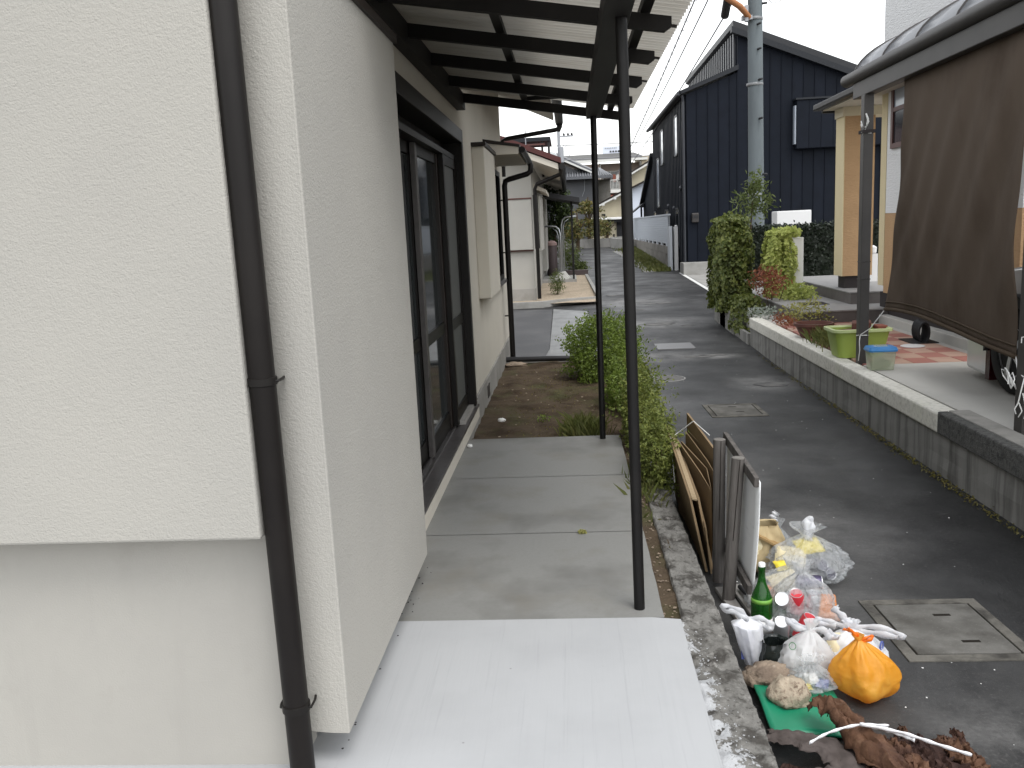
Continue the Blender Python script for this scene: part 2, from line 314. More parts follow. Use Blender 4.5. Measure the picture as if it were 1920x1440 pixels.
# ------------------------------------------------------------------ mesh helpers
class MB:
    def __init__(s): s.v = []; s.f = []
    def add(s, vs, fs):
        o = len(s.v); s.v += [tuple(map(float, p)) for p in vs]; s.f += [tuple(o+i for i in f) for f in fs]; return s
    def box(s, x0, x1, y0, y1, z0, z1):
        return s.add([(x0, y0, z0), (x1, y0, z0), (x1, y1, z0), (x0, y1, z0), (x0, y0, z1), (x1, y0, z1), (x1, y1, z1), (x0, y1, z1)],
                     [(3, 2, 1, 0), (4, 5, 6, 7), (0, 1, 5, 4), (1, 2, 6, 5), (2, 3, 7, 6), (3, 0, 4, 7)])
    def prism(s, poly, a, d):
        """closed polygon of 3D points extruded by vector d"""
        n = len(poly); d = Vector(d); a = [Vector(p) for p in poly]
        return s.add([*a, *[p+d for p in a]], [tuple(range(n))[::-1], tuple(range(n, 2*n))] + [(i, (i+1) % n, n+(i+1) % n, n+i) for i in range(n)])
    def ext(s, poly, d): return s.prism(poly, None, d)
    def bar(s, p, q, w, h, up=(0, 0, 1)):
        p = Vector(p); q = Vector(q); t = (q-p).normalized(); u = Vector(up); sd_ = t.cross(u)
        if sd_.length < 1e-4: sd_ = t.cross(Vector((0, 1, 0)))
        sd_.normalize(); u = sd_.cross(t).normalized()
        a = [p+sd_*i*w/2+u*j*h/2 for i, j in ((-1, -1), (1, -1), (1, 1), (-1, 1))]
        return s.ext(a, q-p)
    def tube(s, pts, r, n=10, cap=True, close=False):
        pts = [Vector(p) for p in pts]; m = len(pts); rs = r if isinstance(r, (list, tuple)) else [r]*m
        rings = []; prev = None
        for i, p in enumerate(pts):
            if close: t = pts[(i+1) % m]-pts[i-1]
            else: t = pts[min(i+1, m-1)]-pts[max(i-1, 0)]
            t.normalize()
            if prev is None:
                a = t.cross(Vector((0, 0, 1)))
                if a.length < .05: a = t.cross(Vector((0, 1, 0)))
            else: a = prev - t*prev.dot(t)
            a.normalize(); prev = a; b = t.cross(a)
            rings.append([p+(a*math.cos(k*2*math.pi/n)+b*math.sin(k*2*math.pi/n))*rs[i] for k in range(n)])
        vs = [v for g in rings for v in g]; fs = []
        for i in range(m if close else m-1):
            j = (i+1) % m
            for k in range(n): fs.append((i*n+k, i*n+(k+1) % n, j*n+(k+1) % n, j*n+k))
        if cap and not close: fs += [tuple(range(n))[::-1], tuple(range((m-1)*n, m*n))]
        return s.add(vs, fs)
    def lathe(s, c, prof, n=20, ax=None):
        """prof: (radius, height) list, turned about c along ax"""
        c = Vector(c); z = Vector(ax or (0, 0, 1)).normalized(); a = z.cross(Vector((0, 1, 0)))
        if a.length < .05: a = z.cross(Vector((1, 0, 0)))
        a.normalize(); b = z.cross(a); vs = []; fs = []
        for r, h in prof:
            for k in range(n):
                th = 2*math.pi*k/n; vs.append(c+z*h+(a*math.cos(th)+b*math.sin(th))*r)
        m = len(prof)
        for i in range(m-1):
            for k in range(n): fs.append((i*n+k, i*n+(k+1) % n, (i+1)*n+(k+1) % n, (i+1)*n+k))
        if prof[0][0] > 1e-5: fs.append(tuple(range(n))[::-1])
        if prof[-1][0] > 1e-5: fs.append(tuple(range((m-1)*n, m*n)))
        return s.add(vs, fs)
    def grid(s, fn, nu, nv, flip=False):
        vs = [fn(i/nu, j/nv) for j in range(nv+1) for i in range(nu+1)]; w = nu+1
        fs = [(j*w+i, j*w+i+1, (j+1)*w+i+1, (j+1)*w+i) for j in range(nv) for i in range(nu)]
        if flip: fs = [f[::-1] for f in fs]
        return s.add(vs, fs)
    def blob(s, c, r, seed=0, amp=.2, fr=2.0, n=24, m=14, flat=0.0):
        c = Vector(c); off = Vector((seed*3.7, seed*1.3, seed*5.1)); vs = []
        for j in range(m+1):
            ph = math.pi*j/m
            for i in range(n):
                th = 2*math.pi*i/n; d = Vector((math.sin(ph)*math.cos(th), math.sin(ph)*math.sin(th), -math.cos(ph)))
                k = 1+amp*noise.fractal(d*fr+off, 1.0, 2.0, 3)
                p = Vector((d.x*r[0], d.y*r[1], d.z*r[2]))*k
                if p.z < -r[2]*(1-flat): p.z = -r[2]*(1-flat)
                vs.append(c+p)
        fs = [(j*n+i, j*n+(i+1) % n, (j+1)*n+(i+1) % n, (j+1)*n+i) for j in range(m) for i in range(n)]
        return s.add(vs, fs)
def mesh(name, mb):
    me = bpy.data.meshes.new(name); me.from_pydata(mb.v, [], mb.f); me.validate(); me.update(); return me
def wloc(o):
    p = Vector(o.location)
    while o.parent: o = o.parent; p += Vector(o.location)
    return p
def obj(name, mb, m, parent=None, smooth=False, bevel=0, label=None, kind=None, solid=0, base=True):
    vs = mb.v; a = np.array(vs)
    c = Vector(((a[:, 0].min()+a[:, 0].max())/2, (a[:, 1].min()+a[:, 1].max())/2, a[:, 2].min()))
    t = MB(); t.v = [(p[0]-c.x, p[1]-c.y, p[2]-c.z) for p in vs]; t.f = mb.f
    me = mesh(name, t); me.materials.append(mm(m) if isinstance(m, str) else m)
    if smooth:
        me.polygons.foreach_set('use_smooth', [True]*len(me.polygons))
        if smooth != True: me.set_sharp_from_angle(angle=R(smooth))
    o = bpy.data.objects.new(name, me); COL.objects.link(o)
    if parent: o.parent = parent; o.location = c - wloc(parent)
    else: o.location = c
    if bevel:
        b = o.modifiers.new('bevel', 'BEVEL'); b.width = bevel; b.segments = 2; b.limit_method = 'ANGLE'; b.angle_limit = R(40)
    if solid:
        q = o.modifiers.new('solid', 'SOLIDIFY'); q.thickness = solid; q.offset = 0
    if label: o['label'] = label
    if kind: o['kind'] = kind
    return o
def tag(o, label, cat, group=None, kind=None):
    o['label'] = label; o['category'] = cat
    if group: o['group'] = group
    if kind: o['kind'] = kind
    return o
def thing(name, label, cat, loc, group=None):
    o = bpy.data.objects.new(name, None); o.empty_display_size = .1; COL.objects.link(o); o.location = loc
    return tag(o, label, cat, group)
def struct(name, mb, m, parent=None, **k):
    return obj(name, mb, m, parent, kind='structure' if not parent else None, **k)
def copy_tree(o, loc, rot=0, parent=None):
    c = o.copy(); COL.objects.link(c)
    if parent: c.parent = parent
    else: c.location = loc; c.rotation_euler = (0, 0, rot)
    for ch in o.children: copy_tree(ch, None, 0, c)
    return c
def leaves(pts, size, up=.35, aspect=.55, nrm=None):
    """one bent diamond per point; returns an MB"""
    pts = np.asarray(pts); n = len(pts)
    d = RNG.normal(size=(n, 3))
    if nrm is not None: d = d*.55+nrm
    d[:, 2] += up; d /= np.linalg.norm(d, axis=1)[:, None]
    a = np.cross(d, RNG.normal(size=(n, 3))); a /= np.linalg.norm(a, axis=1)[:, None]; b = np.cross(d, a)
    sz = size*RNG.uniform(.6, 1.3, n)[:, None]
    v = np.stack([pts-a*sz*.5, pts+b*sz*aspect*.5+d*sz*.12, pts+a*sz*.5, pts-b*sz*aspect*.5+d*sz*.12], 1).reshape(-1, 3)
    m = MB(); m.v = [tuple(p) for p in v.tolist()]; m.f = [(4*i, 4*i+1, 4*i+2, 4*i+3) for i in range(n)]; return m
def shell_pts(n, c, r, seed=0, inner=.55, amp=.25, fr=2.2, zmin=-1):
    """points in the outer shell of a lumpy ellipsoid"""
    out = []; off = Vector((seed*2.3, seed*7.1, seed*1.7))
    while len(out) < n:
        d = Vector(RNG.normal(size=3)).normalized()
        if d.z < zmin: continue
        k = 1+amp*noise.fractal(d*fr+off, 1.0, 2.0, 3)*1.6
        q = RNG.uniform(inner**3, 1)**(1/3)*k
        out.append((c[0]+d.x*r[0]*q, c[1]+d.y*r[1]*q, c[2]+d.z*r[2]*q))
    return out
def zr(y): return -.25+.022*min(max(y-11, 0), 40)
def rbox(mb, x0, x1, y0, y1, z0, z1): return mb.box(x0, x1, y0, y1, z0, z1)
def lettering(text, size, fn):
    """flat print: the outlines of the words laid on a surface by fn(u, v)"""
    cu = bpy.data.curves.new('words', 'FONT'); cu.body = text; cu.size = size; cu.align_x = 'CENTER'; cu.resolution_u = 2
    t = bpy.data.objects.new('words', cu); COL.objects.link(t)
    dg = bpy.context.evaluated_depsgraph_get(); me = bpy.data.meshes.new_from_object(t.evaluated_get(dg))
    m = MB(); m.v = [tuple(fn(v.co.x, v.co.y)) for v in me.vertices]; m.f = [tuple(p.vertices) for p in me.polygons]
    bpy.data.objects.remove(t); bpy.data.curves.remove(cu); bpy.data.meshes.remove(me); return m

# ================================================================== SETTING
def strip(x0, x1, y0, y1, dz, nx=2, ny=40):
    return MB().grid(lambda u, v: (x0+(x1-x0)*u, y0+(y1-y0)*v, zr(y0+(y1-y0)*v)+dz), nx, ny)
struct('ground', strip(-400, 400, -60, 600, -.06, 4, 330), 'ground')
struct('road', strip(-14, 40, -8, 60, 0, 3, 200), 'asphalt')
# strip of paler concrete and darker car lot between the two houses
struct('lot_pavement', MB().add([(-3.5, 11.2, zr(11.2)+.004), (-.5, 11.2, zr(11.2)+.004), (-.36, 13, zr(13)+.004), (-.40, 18.2, zr(18.2)+.004), (-3.5, 18.6, zr(18.6)+.004)], [(0, 1, 2, 3, 4)]), 'asphalt_lot')
struct('concrete_apron', MB().add([(-.49, 11.2, zr(11.2)+.008), (.30, 11.2, zr(11.2)+.008), (.42, 13.5, zr(13.5)+.008), (.30, 17.6, zr(17.6)+.008), (-.38, 18.2, zr(18.2)+.008), (-.35, 13, zr(13)+.008)], [(0, 1, 2, 3, 4, 5)]), 'conc_wet')
# soil bed and strip of soil beside the walk
def soil_fn(x0, x1, y0, y1, z, amp, seed):
    return lambda u, v: (x0+(x1-x0)*u, y0+(y1-y0)*v, z+amp*noise.fractal(Vector((x0+(x1-x0)*u, y0+(y1-y0)*v, seed))*5, 1, 2, 3))
struct('soil_bed', MB().grid(soil_fn(-1.0, .46, 6.55, 11.05, -.09, .025, 1), 40, 90), 'soil', smooth=True)
struct('soil_strip', MB().grid(soil_fn(.30, .46, 3.37, 6.6, -.045, .015, 2), 8, 80), 'soil', smooth=True)
# walk: four cast slabs, the joints left open
walk = MB(); walk.box(-.95, .33, -3, 6.52, -.25, -.03)
wk = struct('walkway', walk, 'mortar')
for (y0, y1) in ((3.40, 4.436), (4.444, 5.506), (5.514, 6.60)):
    b = MB(); x1 = .335
    b.grid(lambda u, v: (-1.0+(x1+1.0)*u+(.004*noise.noise(Vector((9, v*20, y0))) if u == 1 else 0), y0+(y1-y0)*v, 0), 6, 10)
    b.ext([(-1.0, y0, -.1), (x1-.004, y0, -.1), (x1-.004, y1, -.1), (-1.0, y1, -.1)], (0, 0, .097))
    o = obj('slab', b, 'slab_grey', wk)
def white_edge(y):   # ragged right edge of the fresh white skim coat
    t = (3.39-y)
    return .405+.05*min(t, 1.4)
b = MB(); b.grid(lambda u, v: (-3.2+3.60*u, -1.5+4.89*v, .006-.010*max(0, u-.97)/.03), 60, 60)
b.ext([(-3.2, -1.5, -.06), (.30, -1.5, -.06), (.30, 3.388, -.06), (-3.2, 3.388, -.06)], (0, 0, .055))
obj('slab', b, 'slab_white', wk, label='freshly skimmed white slab at the near end of the walk')
# rough kerb of broken concrete between walk and road
def kerb_fn(u, v):
    y = -1.0+7.3*v; x = (.36 if y < 3.42 else .40)+(.25 if y < 3.42 else .21-.02*min((y-3.42)/2.5, 1.6))*u+.012*noise.fractal(Vector((y*4, 0, 5)), 1, 2, 3)*(1 if u in (0, 1) else 0)
    z = -.012-.03*u+.024*noise.fractal(Vector((x*14, y*14, 1)), 1, 2, 4)-(.03*max(0, (y-3.2)/3.2))
    if u > .93: z = -.27
    elif u > .86: z -= .05; 
    if u < .04 and y >= 3.42: z -= .12
    if y < 3.42 and u < .25: z -= .014*(.25-u)/.25
    return (x, y, z)
struct('rough_kerb', MB().grid(kerb_fn, 26, 420), 'kerb_conc', smooth=True)
# scattered pale crumbs of white coat on the kerb and litter chips on the road
def chips(n, fn, s):
    m = MB()
    for i in range(n):
        x, y, z = fn(); q = s*random.uniform(.4, 1.3); a = random.random()*6.28
        p = [(x+q*math.cos(a+k*1.57)*random.uniform(.5, 1), y+q*math.sin(a+k*1.57)*random.uniform(.5, 1), z) for k in range(4)]
        m.ext(p, (0, 0, q*.4))
    return m
tag(obj('white_crumbs', chips(260, lambda: ((lambda y: (white_edge(y)+abs(random.gauss(0, .03)), y, -.016+random.uniform(-.006, .008)))(random.uniform(1.8, 3.3))), .004), 'slab_white'), 'crumbs of white skim coat scattered along the rough kerb', 'crumbs', kind='stuff')
tag(obj('wall_grit', chips(90, lambda: ((lambda y: (-.80-.06*random.random()**2+abs(random.gauss(0, .05)), y, .004))(random.uniform(2.45, 4.0))), .005), 'base_dark'), 'dark grit and leaf bits along the wall foot on the white slab', 'grit', kind='stuff')
tag(obj('road_grit', chips(150, lambda: ((lambda y: (random.uniform(.65, 2.45), y, zr(y)-.001))(2.6+13*random.random()**1.6)), .0052), 'label_white'), 'tiny pale paper and gravel chips scattered over the asphalt', 'litter', kind='stuff')
tag(obj('soil_pebbles', chips(170, lambda: (random.uniform(.335, .40), random.uniform(3.4, 6.6), -.05+random.uniform(0, .015)), .009), 'stone_tan'), 'pebbles and shell bits in the narrow soil strip', 'pebbles', kind='stuff')
tag(obj('bed_pebbles', chips(60, lambda: (random.uniform(-.8, .3), random.uniform(6.7, 10.6), -.10+random.uniform(0, .02)), .014), 'stone_pale'), 'pale pebbles lying on the brown soil bed', 'pebbles', kind='stuff')

# ================================================================== NEAR HOUSE (left)
H = thing('cream_house', 'cream stuccoed house along the left side with bronze sliding door', 'house', (-2.2, 7, 0))
XW = -.87
w = MB(); w.box(-4.2, -.875, 2.40, 2.55, 0, 4.2)
obj('front_wall', w, 'stucco_fine', H)
w = MB()
w.box(-1.08, XW, 2.553, 4.10, .02, 3.9); w.box(-1.08, XW, 7.30, 12.0, .16, 3.42); w.box(-1.02, XW, 4.10, 7.30, 2.40, 3.6); w.box(-1.02, XW-.01, 4.10, 7.30, -.1, .075)
obj('side_wall', w, 'stucco_shade', H)
obj('rear_wall', MB().box(-8, -.875, 11.85, 11.99, -.2, 3.4), 'stucco_shade', H)
obj('foundation', MB().box(-1.0, -.855, 6.6, 12.01, -.3, .155), 'mortar', H)
v_ = obj('air_vent', MB().box(-.86, -.848, 8.42, 8.62, -.03, .09), 'alu_grey', H)
obj('interior_wall', MB().box(-2.6, -2.5, 3, 11.8, 0, 3), 'interior', H)
obj('interior_floor', MB().box(-2.5, -1.03, 3, 11.8, .05, .1), 'interior', H)
obj('curtain', MB().grid(lambda u, v: (-1.25+.03*math.sin(u*60), 4.1+3.2*u, .15+2.3*v), 120, 4), 'curtain', H, smooth=True)
# shutter boxes
def sbox(x0, x1, y0, y1, z0, z1, m, bev=.012, label=None): return obj('shutter_box', MB().box(x0, x1, y0, y1, z0, z1), m, H, bevel=bev, label=label)
sbox(-3.0, -.892, 2.285, 2.398, .775, 2.75, 'stucco', .008, 'wide stucco shutter box standing proud of the front wall')
# corner shutter box with a softly coved joint to the front wall
b = MB(); prof = []
for k in range(13):
    t_ = k/12; prof.append((-.873+.135*t_, 2.3985-.021*math.sin(t_*math.pi/2)))
prof = prof+[(-.718, 2.376), (-.714, 2.38), (-.714, 3.85), (-.87+.0, 3.85), (-.87, 2.402)]
b.ext([(x, y, .125) for x, y in prof], (0, 0, 2.27))
sb = obj('shutter_box', b, 'stucco', H, smooth=28, label='tall stucco shutter box wrapping the house corner beside the pipe')
obj('flashing', MB().box(-.90, -.70, 2.37, 3.87, 2.396, 2.43), 'bronze_brown', sb)
b = MB().box(-.872, -.752, 8.25, 9.38, .96, 2.36)
sc_ = obj('shutter_box', b, 'stucco_shade', H, bevel=.01, label='narrow stucco shutter box under the small window hood')
obj('flashing', MB().box(-.88, -.735, 8.22, 9.40, 2.362, 2.395), 'bronze_brown', sc_)
# sliding door
D = obj('sliding_door', MB().box(-1.04, -.835, 4.08, 7.30, 2.30, 2.405).box(-1.04, -.835, 7.215, 7.30, .14, 2.30).box(-1.04, -.95, 4.08, 4.13, .13, 2.30), 'bronze', H, bevel=.004)
obj('transom_rail', MB().box(-1.02, -.895, 4.13, 7.213, 2.162, 2.20).box(-1.02, -.99, 4.13, 7.215, 2.20, 2.30), 'bronze', D)
obj('sill', MB().box(-1.04, -.832, 3.86, 7.42, .098, .120).box(-1.04, -1.018, 3.86, 7.214, .12, .15).box(-.962, -.952, 3.86, 7.214, .12, .142).box(-.925, -.918, 3.86, 7.214, .12, .134), 'sill_metal', D)
obj('sill_base', MB().box(-1.02, -.836, 3.86, 7.44, .0, .097), 'stucco_shade', H)
def sash(y0, y1, x, name, gm, gx=0):
    f = MB(); f.box(x-.018, x+.018, y0, y0+.06, .13, 2.16).box(x-.018, x+.018, y1-.06, y1, .13, 2.16)
    f.box(x-.017, x+.017, y0+.06, y1-.06, .13, .26).box(x-.017, x+.017, y0+.06, y1-.06, 2.09, 2.16).box(x-.016, x+.016, y0+.06, y1-.06, .86, .94)
    o = obj(name, f, 'bronze', D)
    for z0, z1 in ((.26, .86), (.94, 2.09)): obj('pane', MB().box(x-.004, x+.004, y0+.06, y1-.06, z0, z1), gm, D)
    return o
sash(4.13, 5.62, -.998, 'sash', 'glass_dark'); sash(5.58, 6.52, -.965, 'sash', 'glass_dark')
obj('stile', MB().box(-.975, -.936, 6.44, 6.53, .13, 2.16), 'bronze_brown', D, bevel=.003)
obj('meeting_stile', MB().box(-.975, -.94, 5.56, 5.63, .13, 2.16), 'sill_metal', D, bevel=.003)
sash(6.50, 7.213, -.915, 'screen_sash', 'screen_grey')
# hooded window further along
WN = obj('window', MB().box(-.885, -.845, 9.42, 9.50, .98, 2.30).box(-.885, -.845, 11.15, 11.25, .98, 2.30).box(-.885, -.845, 9.5, 11.15, 2.24, 2.30).box(-.885, -.845, 9.5, 11.15, .98, 1.04), 'bronze', H)
obj('pane', MB().box(-.88, -.87, 9.5, 11.15, 1.04, 2.24), 'window_dark', WN)
obj('sill', MB().box(-.87, -.80, 9.40, 11.28, .95, .979), 'sill_metal', WN)
hd = obj('window_hood', MB().ext([(-.868, 9.42, 2.37), (-.50, 9.42, 2.37), (-.50, 9.42, 2.44), (-.868, 9.42, 2.50)], (0, 1.75, 0)), 'soffit', H)
obj('window_hood_roof', MB().ext([(-.868, 9.40, 2.503), (-.485, 9.40, 2.442), (-.485, 9.40, 2.465), (-.868, 9.40, 2.535)], (0, 1.8, 0)), 'bronze_brown', H)
# main eave, gable verge and gutter
ev = obj('eave', MB().ext([(-4.2, 3.6, 4.85), (-.16, 3.6, 3.04), (-.16, 3.6, 3.13), (-4.2, 3.6, 4.97)], (0, 8.93, 0)), 'soffit', H)
obj('roof', MB().ext([(-4.3, 3.55, 4.98), (-.12, 3.55, 3.135), (-.12, 3.55, 3.175), (-4.3, 3.55, 5.05)], (0, 9.05, 0)), 'tile_dark', H)
gt = MB(); gt.tube([(-.085, 3.6, 3.04), (-.085, 12.62, 3.02)], .055, 10)
gu = obj('gutter', gt, 'bronze', H, smooth=40)
obj('hopper', MB().ext([(-.13, 12.36, 3.06), (-.03, 12.36, 3.06), (-.045, 12.36, 2.94), (-.075, 12.36, 2.88), (-.11, 12.36, 2.88)], (0, .1, 0)), 'bronze', gu)
dp = MB(); dp.tube([(-.08, 12.42, 2.95), (-.085, 12.40, 2.92), (-.14, 12.38, 2.90), (-.80, 12.2, 2.80), (-.86, 12.15, 2.77), (-.86, 12.15, 2.3)], .03, 10)
obj('gutter_elbow', dp, 'bronze_pipe', gu, smooth=40)
# drainpipe beside the front shutter box
dr = MB(); dr.tube([(-.868, 2.325, 2.9), (-.850, 2.325, 0.0)], .0365, 20)
dn = obj('drainpipe', dr, 'bronze_pipe', H, smooth=40)
for z in (1.22, .245):
    xb = -.85-.018*z/2.9
    b = MB(); b.lathe((xb, 2.325, z-.012), [(.0372, 0), (.041, .002), (.041, .022), (.0372, .024)], 20)
    b.tube([(xb-.036, 2.32, z), (xb-.045, 2.32, z), (xb-.05, 2.34, z), (xb-.05, 2.40, z)], .004, 6); b.tube([(xb+.036, 2.32, z), (xb+.046, 2.32, z), (xb+.046, 2.36, z), (xb+.04, 2.39, z)], .004, 6)
    obj('pipe_bracket', b, 'bronze', dn, smooth=40)
dr = MB(); dr.tube([(-.46, 11.1, 2.40), (-.445, 11.1, 2.36), (-.45, 11.1, 2.29), (-.49, 11.1, 2.26), (-.72, 11.1, 2.205), (-.765, 11.1, 2.185), (-.78, 11.1, 2.13), (-.775, 11.1, -.12)], .034, 12)
d2 = obj('drainpipe', dr, 'bronze_pipe', H, smooth=40, label='cranked drainpipe dropping from the window hood to the soil bed')
obj('hood_gutter', MB().tube([(-.462, 9.42, 2.41), (-.462, 11.25, 2.405)], .035, 10), 'bronze', H, smooth=40)
for z in (1.95, 1.3, .5): obj('pipe_bracket', MB().box(-.86, -.745, 11.14, 11.16, z, z+.015), 'bronze', d2)

# ================================================================== CANOPY
CN = thing('lean_to_canopy', 'black lean-to canopy of rafters and corrugated sheet over the walk', 'canopy', (.22, 5, 0))
def zraf(x): return 2.655-.165*(x+.87)
for (x0, x1, y) in ((.240, .222, 3.49), (.20, .20, 6.5)):
    obj('post', MB().tube([(x0, y, 0), (x1, y, 2.375)], .0225, 14), 'black_steel', CN, smooth=40)
bm = MB()
bm.ext([(.152, 3.15, 2.36), (.258, 3.15, 2.36), (.258, 3.15, 2.455), (.152, 3.15, 2.455)], (0, 3.48, 0))
obj('beam', bm, 'beam_grey', CN, bevel=.004)
obj('beam_end', MB().add([(.152, 6.632, 2.36), (.258, 6.632, 2.36), (.258, 6.632, 2.455), (.152, 6.632, 2.455), (.165, 6.70, 2.40), (.245, 6.70, 2.40), (.25, 6.70, 2.455), (.16, 6.70, 2.455)], [(3, 2, 1, 0), (4, 5, 6, 7), (0, 1, 5, 4), (1, 2, 6, 5), (2, 3, 7, 6), (3, 0, 4, 7)]), 'beam_grey', CN)
for y in (3.25, 4.02, 4.78, 5.57, 6.38, 7.22):
    z0 = zraf(-.86); z1 = zraf(.47)
    b = MB(); b.ext([(-.86, y-.02, z0-.035), (.44, y-.02, zraf(.44)-.035), (.47, y-.02, z1-.01), (.47, y-.02, z1+.03), (-.86, y-.02, z0+.035)], (0, .04, 0))
    obj('rafter', b, 'wood_black', CN)
obj('ledger', MB().box(-.868, -.80, 3.18, 7.30, 2.56, 2.68), 'wood_black', CN)
for x in (-.32, .36):
    z = zraf(x)+.055; obj('purlin', MB().bar((x, 3.2, z), (x, 7.30, z), .045, .036), 'wood_black', CN)
def corr(u, v):
    x = -.87+1.42*u; y = 3.12+4.28*v
    return (x, y, zraf(x)+.100+.017*math.sin(2*math.pi*y/.032*.5))
obj('roof_sheet', MB().grid(corr, 4, 1070), 'corrugated', CN, smooth=True)
for k in range(8):
    yb_ = 3.60+.40*k+(.0 if k % 2 == 0 else .0)
    if min(abs(yb_-q) for q in (3.25, 4.02, 4.78, 5.57, 6.38, 7.22)) > .12: obj('roof_batten', MB().bar((-.80, yb_, zraf(-.80)+.080), (.54, yb_, zraf(.54)+.080), .035, .008), 'bronze_brown', CN)
obj('roof_batten', MB().box(-.3, .2, 7.24, 7.26, 2.60, 2.63), 'wood_black', CN)

# ================================================================== NEIGHBOUR'S LOW WALL, TERRACE
NW = thing('low_wall', 'long low concrete kerb wall with pale coping along the right of the road', 'wall', (2.62, 8, -.25))
obj('wall_base', MB().grid(lambda u, v: (2.545+.006*noise.noise(Vector((v*40, u*3, 0))), 1.5+11.2*v, -.27+.32*u), 4, 60, True).box(2.56, 2.72, 1.5, 12.7, -.3, .05), 'wall_conc', NW)
obj('coping', MB().box(2.525, 2.69, 6.17, 12.68, .046, .19), 'coping_pale', NW, bevel=.014, label='pale lime-stained coping of the far stretch')
obj('coping', MB().box(2.522, 2.60, 1.5, 6.165, .046, .205), 'coping_aggr', NW, bevel=.012, label='dark exposed-aggregate coping of the near stretch')
obj('coping_cap', MB().box(2.60, 2.74, 1.5, 6.163, .1, .209), 'coping_top', NW, bevel=.006)
tag(obj('wall_stub', MB().box(2.50, 2.95, 13.75, 15.6, -.3, .14), 'wall_conc', bevel=.01), 'short concrete wall stub under the ivy pillar', 'wall')
DB = thing('drain_box', 'open concrete drain box let into the kerb before the ivy', 'drain', (2.68, 13.2, -.25))
obj('box_rim', MB().box(2.52, 2.57, 12.72, 13.74, -.3, -.05).box(2.57, 2.9, 12.72, 12.78, -.3, -.05).box(2.57, 2.9, 13.68, 13.74, -.3, -.05).box(2.9, 2.95, 12.72, 13.74, -.3, -.05), 'wall_conc', DB)
obj('box_floor', MB().box(2.57, 2.9, 12.78, 13.68, -.3, -.19), 'slot_dark', DB)
tag(obj('wall_moss', leaves([(2.49+random.gauss(0, .018), y, -.245+abs(random.gauss(0, .012))) for y in np.clip(RNG.normal(6.2, 1.3, 500), 3.4, 12).tolist()+RNG.uniform(4, 12, 500).tolist()], .022, 1.2), 'moss'), 'mossy weeds along the foot of the low kerb wall', 'moss', kind='stuff')
# terrace: concrete near part, checker of terracotta tiles beyond
TR = struct('terrace', MB().box(2.70, 9.0, 1.5, 8.28, -.3, .19).box(2.70, 9.0, 8.28, 16.4, -.3, .16), 'conc_light')
ti = {}
for j in range(12):
    for i in range(6):
        x0 = 2.72+i*.225; y0 = 8.30+j*.30
        if x0+.22 > 4.05: continue
        k = 'terracotta' if (i+j) % 2 == 0 else 'terracotta_pale'
        if k not in ti: ti[k] = obj('paving_tile', MB().box(x0, x0+.221, y0, y0+.296, .155, .19), k, TR, bevel=.004)
        else:
            o = ti[k].copy(); COL.objects.link(o); o.location = ti[k].location + Vector((x0-ti[k]['x0'], y0-ti[k]['y0'], random.uniform(-.001, .001)))
        if 'x0' not in ti[k]: ti[k]['x0'] = x0; ti[k]['y0'] = y0
struct('house_kerb', MB().box(4.0, 4.12, 8.3, 12.0, .15, .27), 'conc_light', bevel=.01)
ST = thing('porch_steps', 'two grey tiled porch steps leading to the orange porch', 'steps', (4.2, 13, .15))
for k, (x0, x1, y0, y1, z0, z1) in enumerate(((3.0, 4.9, 11.7, 16.0, .16, .35), (3.85, 5.2, 12.4, 16.0, .35, .52))):
    obj('step', MB().box(x0, x1, y0, y1, z0, z1-.02), 'step_riser', ST)
    obj('tread', MB().box(x0-.01, x1, y0-.01, y1, z1-.02, z1), 'step_tile', ST, bevel=.004)
obj('boot_scraper', MB().box(3.25, 3.6, 12.5, 12.9, .35, .356), 'base_dark', ST)

# ================================================================== ORANGE AND WHITE HOUSE (right)
OH = thing('two_tone_house', 'white upper and orange lower rendered house behind the carport', 'house', (5.5, 11, .2))
obj('porch_pillar', MB().box(3.915, 4.33, 13.0, 13.37, .70, 3.05), 'orange_wall', OH)
obj('lit_pillar_side', MB().box(3.90, 3.913, 12.995, 13.37, .70, 3.05), 'cream_trim_lit_side', OH)  # thin skin on the pillar's left side, skylight put into its paler colour
obj('pillar_foot', MB().box(3.96, 4.30, 13.05, 13.35, .5, .70), 'base_dark', OH)
obj('white_wall', MB().box(4.075, 4.4, 8.3, 11.78, 1.57, 3.503).box(4.075, 4.4, 8.3, 11.98, 3.503, 6.4), 'white_wall', OH)
obj('orange_wall', MB().box(4.073, 4.4, 8.3, 11.78, .55, 1.567), 'orange_wall', OH)
obj('corner_trim', MB().box(4.068, 4.4, 11.783, 11.98, .64, 3.5), 'cream_trim_lit_side', OH)
obj('wall_foot', MB().box(4.11, 4.4, 8.3, 12.0, .15, .547), 'base_dark', OH)
obj('inner_wall', MB().box(5.3, 5.45, 2, 8.3, .15, 2.9).box(4.4, 4.5, 8.3, 12.0, .2, 6.4), 'white_wall', OH)
wd = obj('window', MB().box(4.045, 4.075, 10.55, 11.6, 2.36, 2.42).box(4.045, 4.075, 10.55, 11.6, 3.2, 3.27).box(4.045, 4.075, 11.53, 11.6, 2.42, 3.2).box(4.045, 4.075, 10.55, 10.62, 2.42, 3.2).box(4.048, 4.075, 10.62, 11.53, 2.80, 2.85), 'gutter_red', OH)
obj('pane', MB().box(4.062, 4.074, 10.62, 11.53, 2.85, 3.2), 'window_pale', wd); obj('pane', MB().box(4.062, 4.074, 10.62, 11.53, 2.42, 2.80), 'window_dark', wd)
obj('porch_ceiling', MB().box(3.72, 5.3, 9.2, 13.42, 3.06, 3.10), 'soffit', OH)
obj('porch_beam', MB().box(3.88, 5.2, 12.98, 13.38, 2.93, 3.057), 'cream_wall', OH)
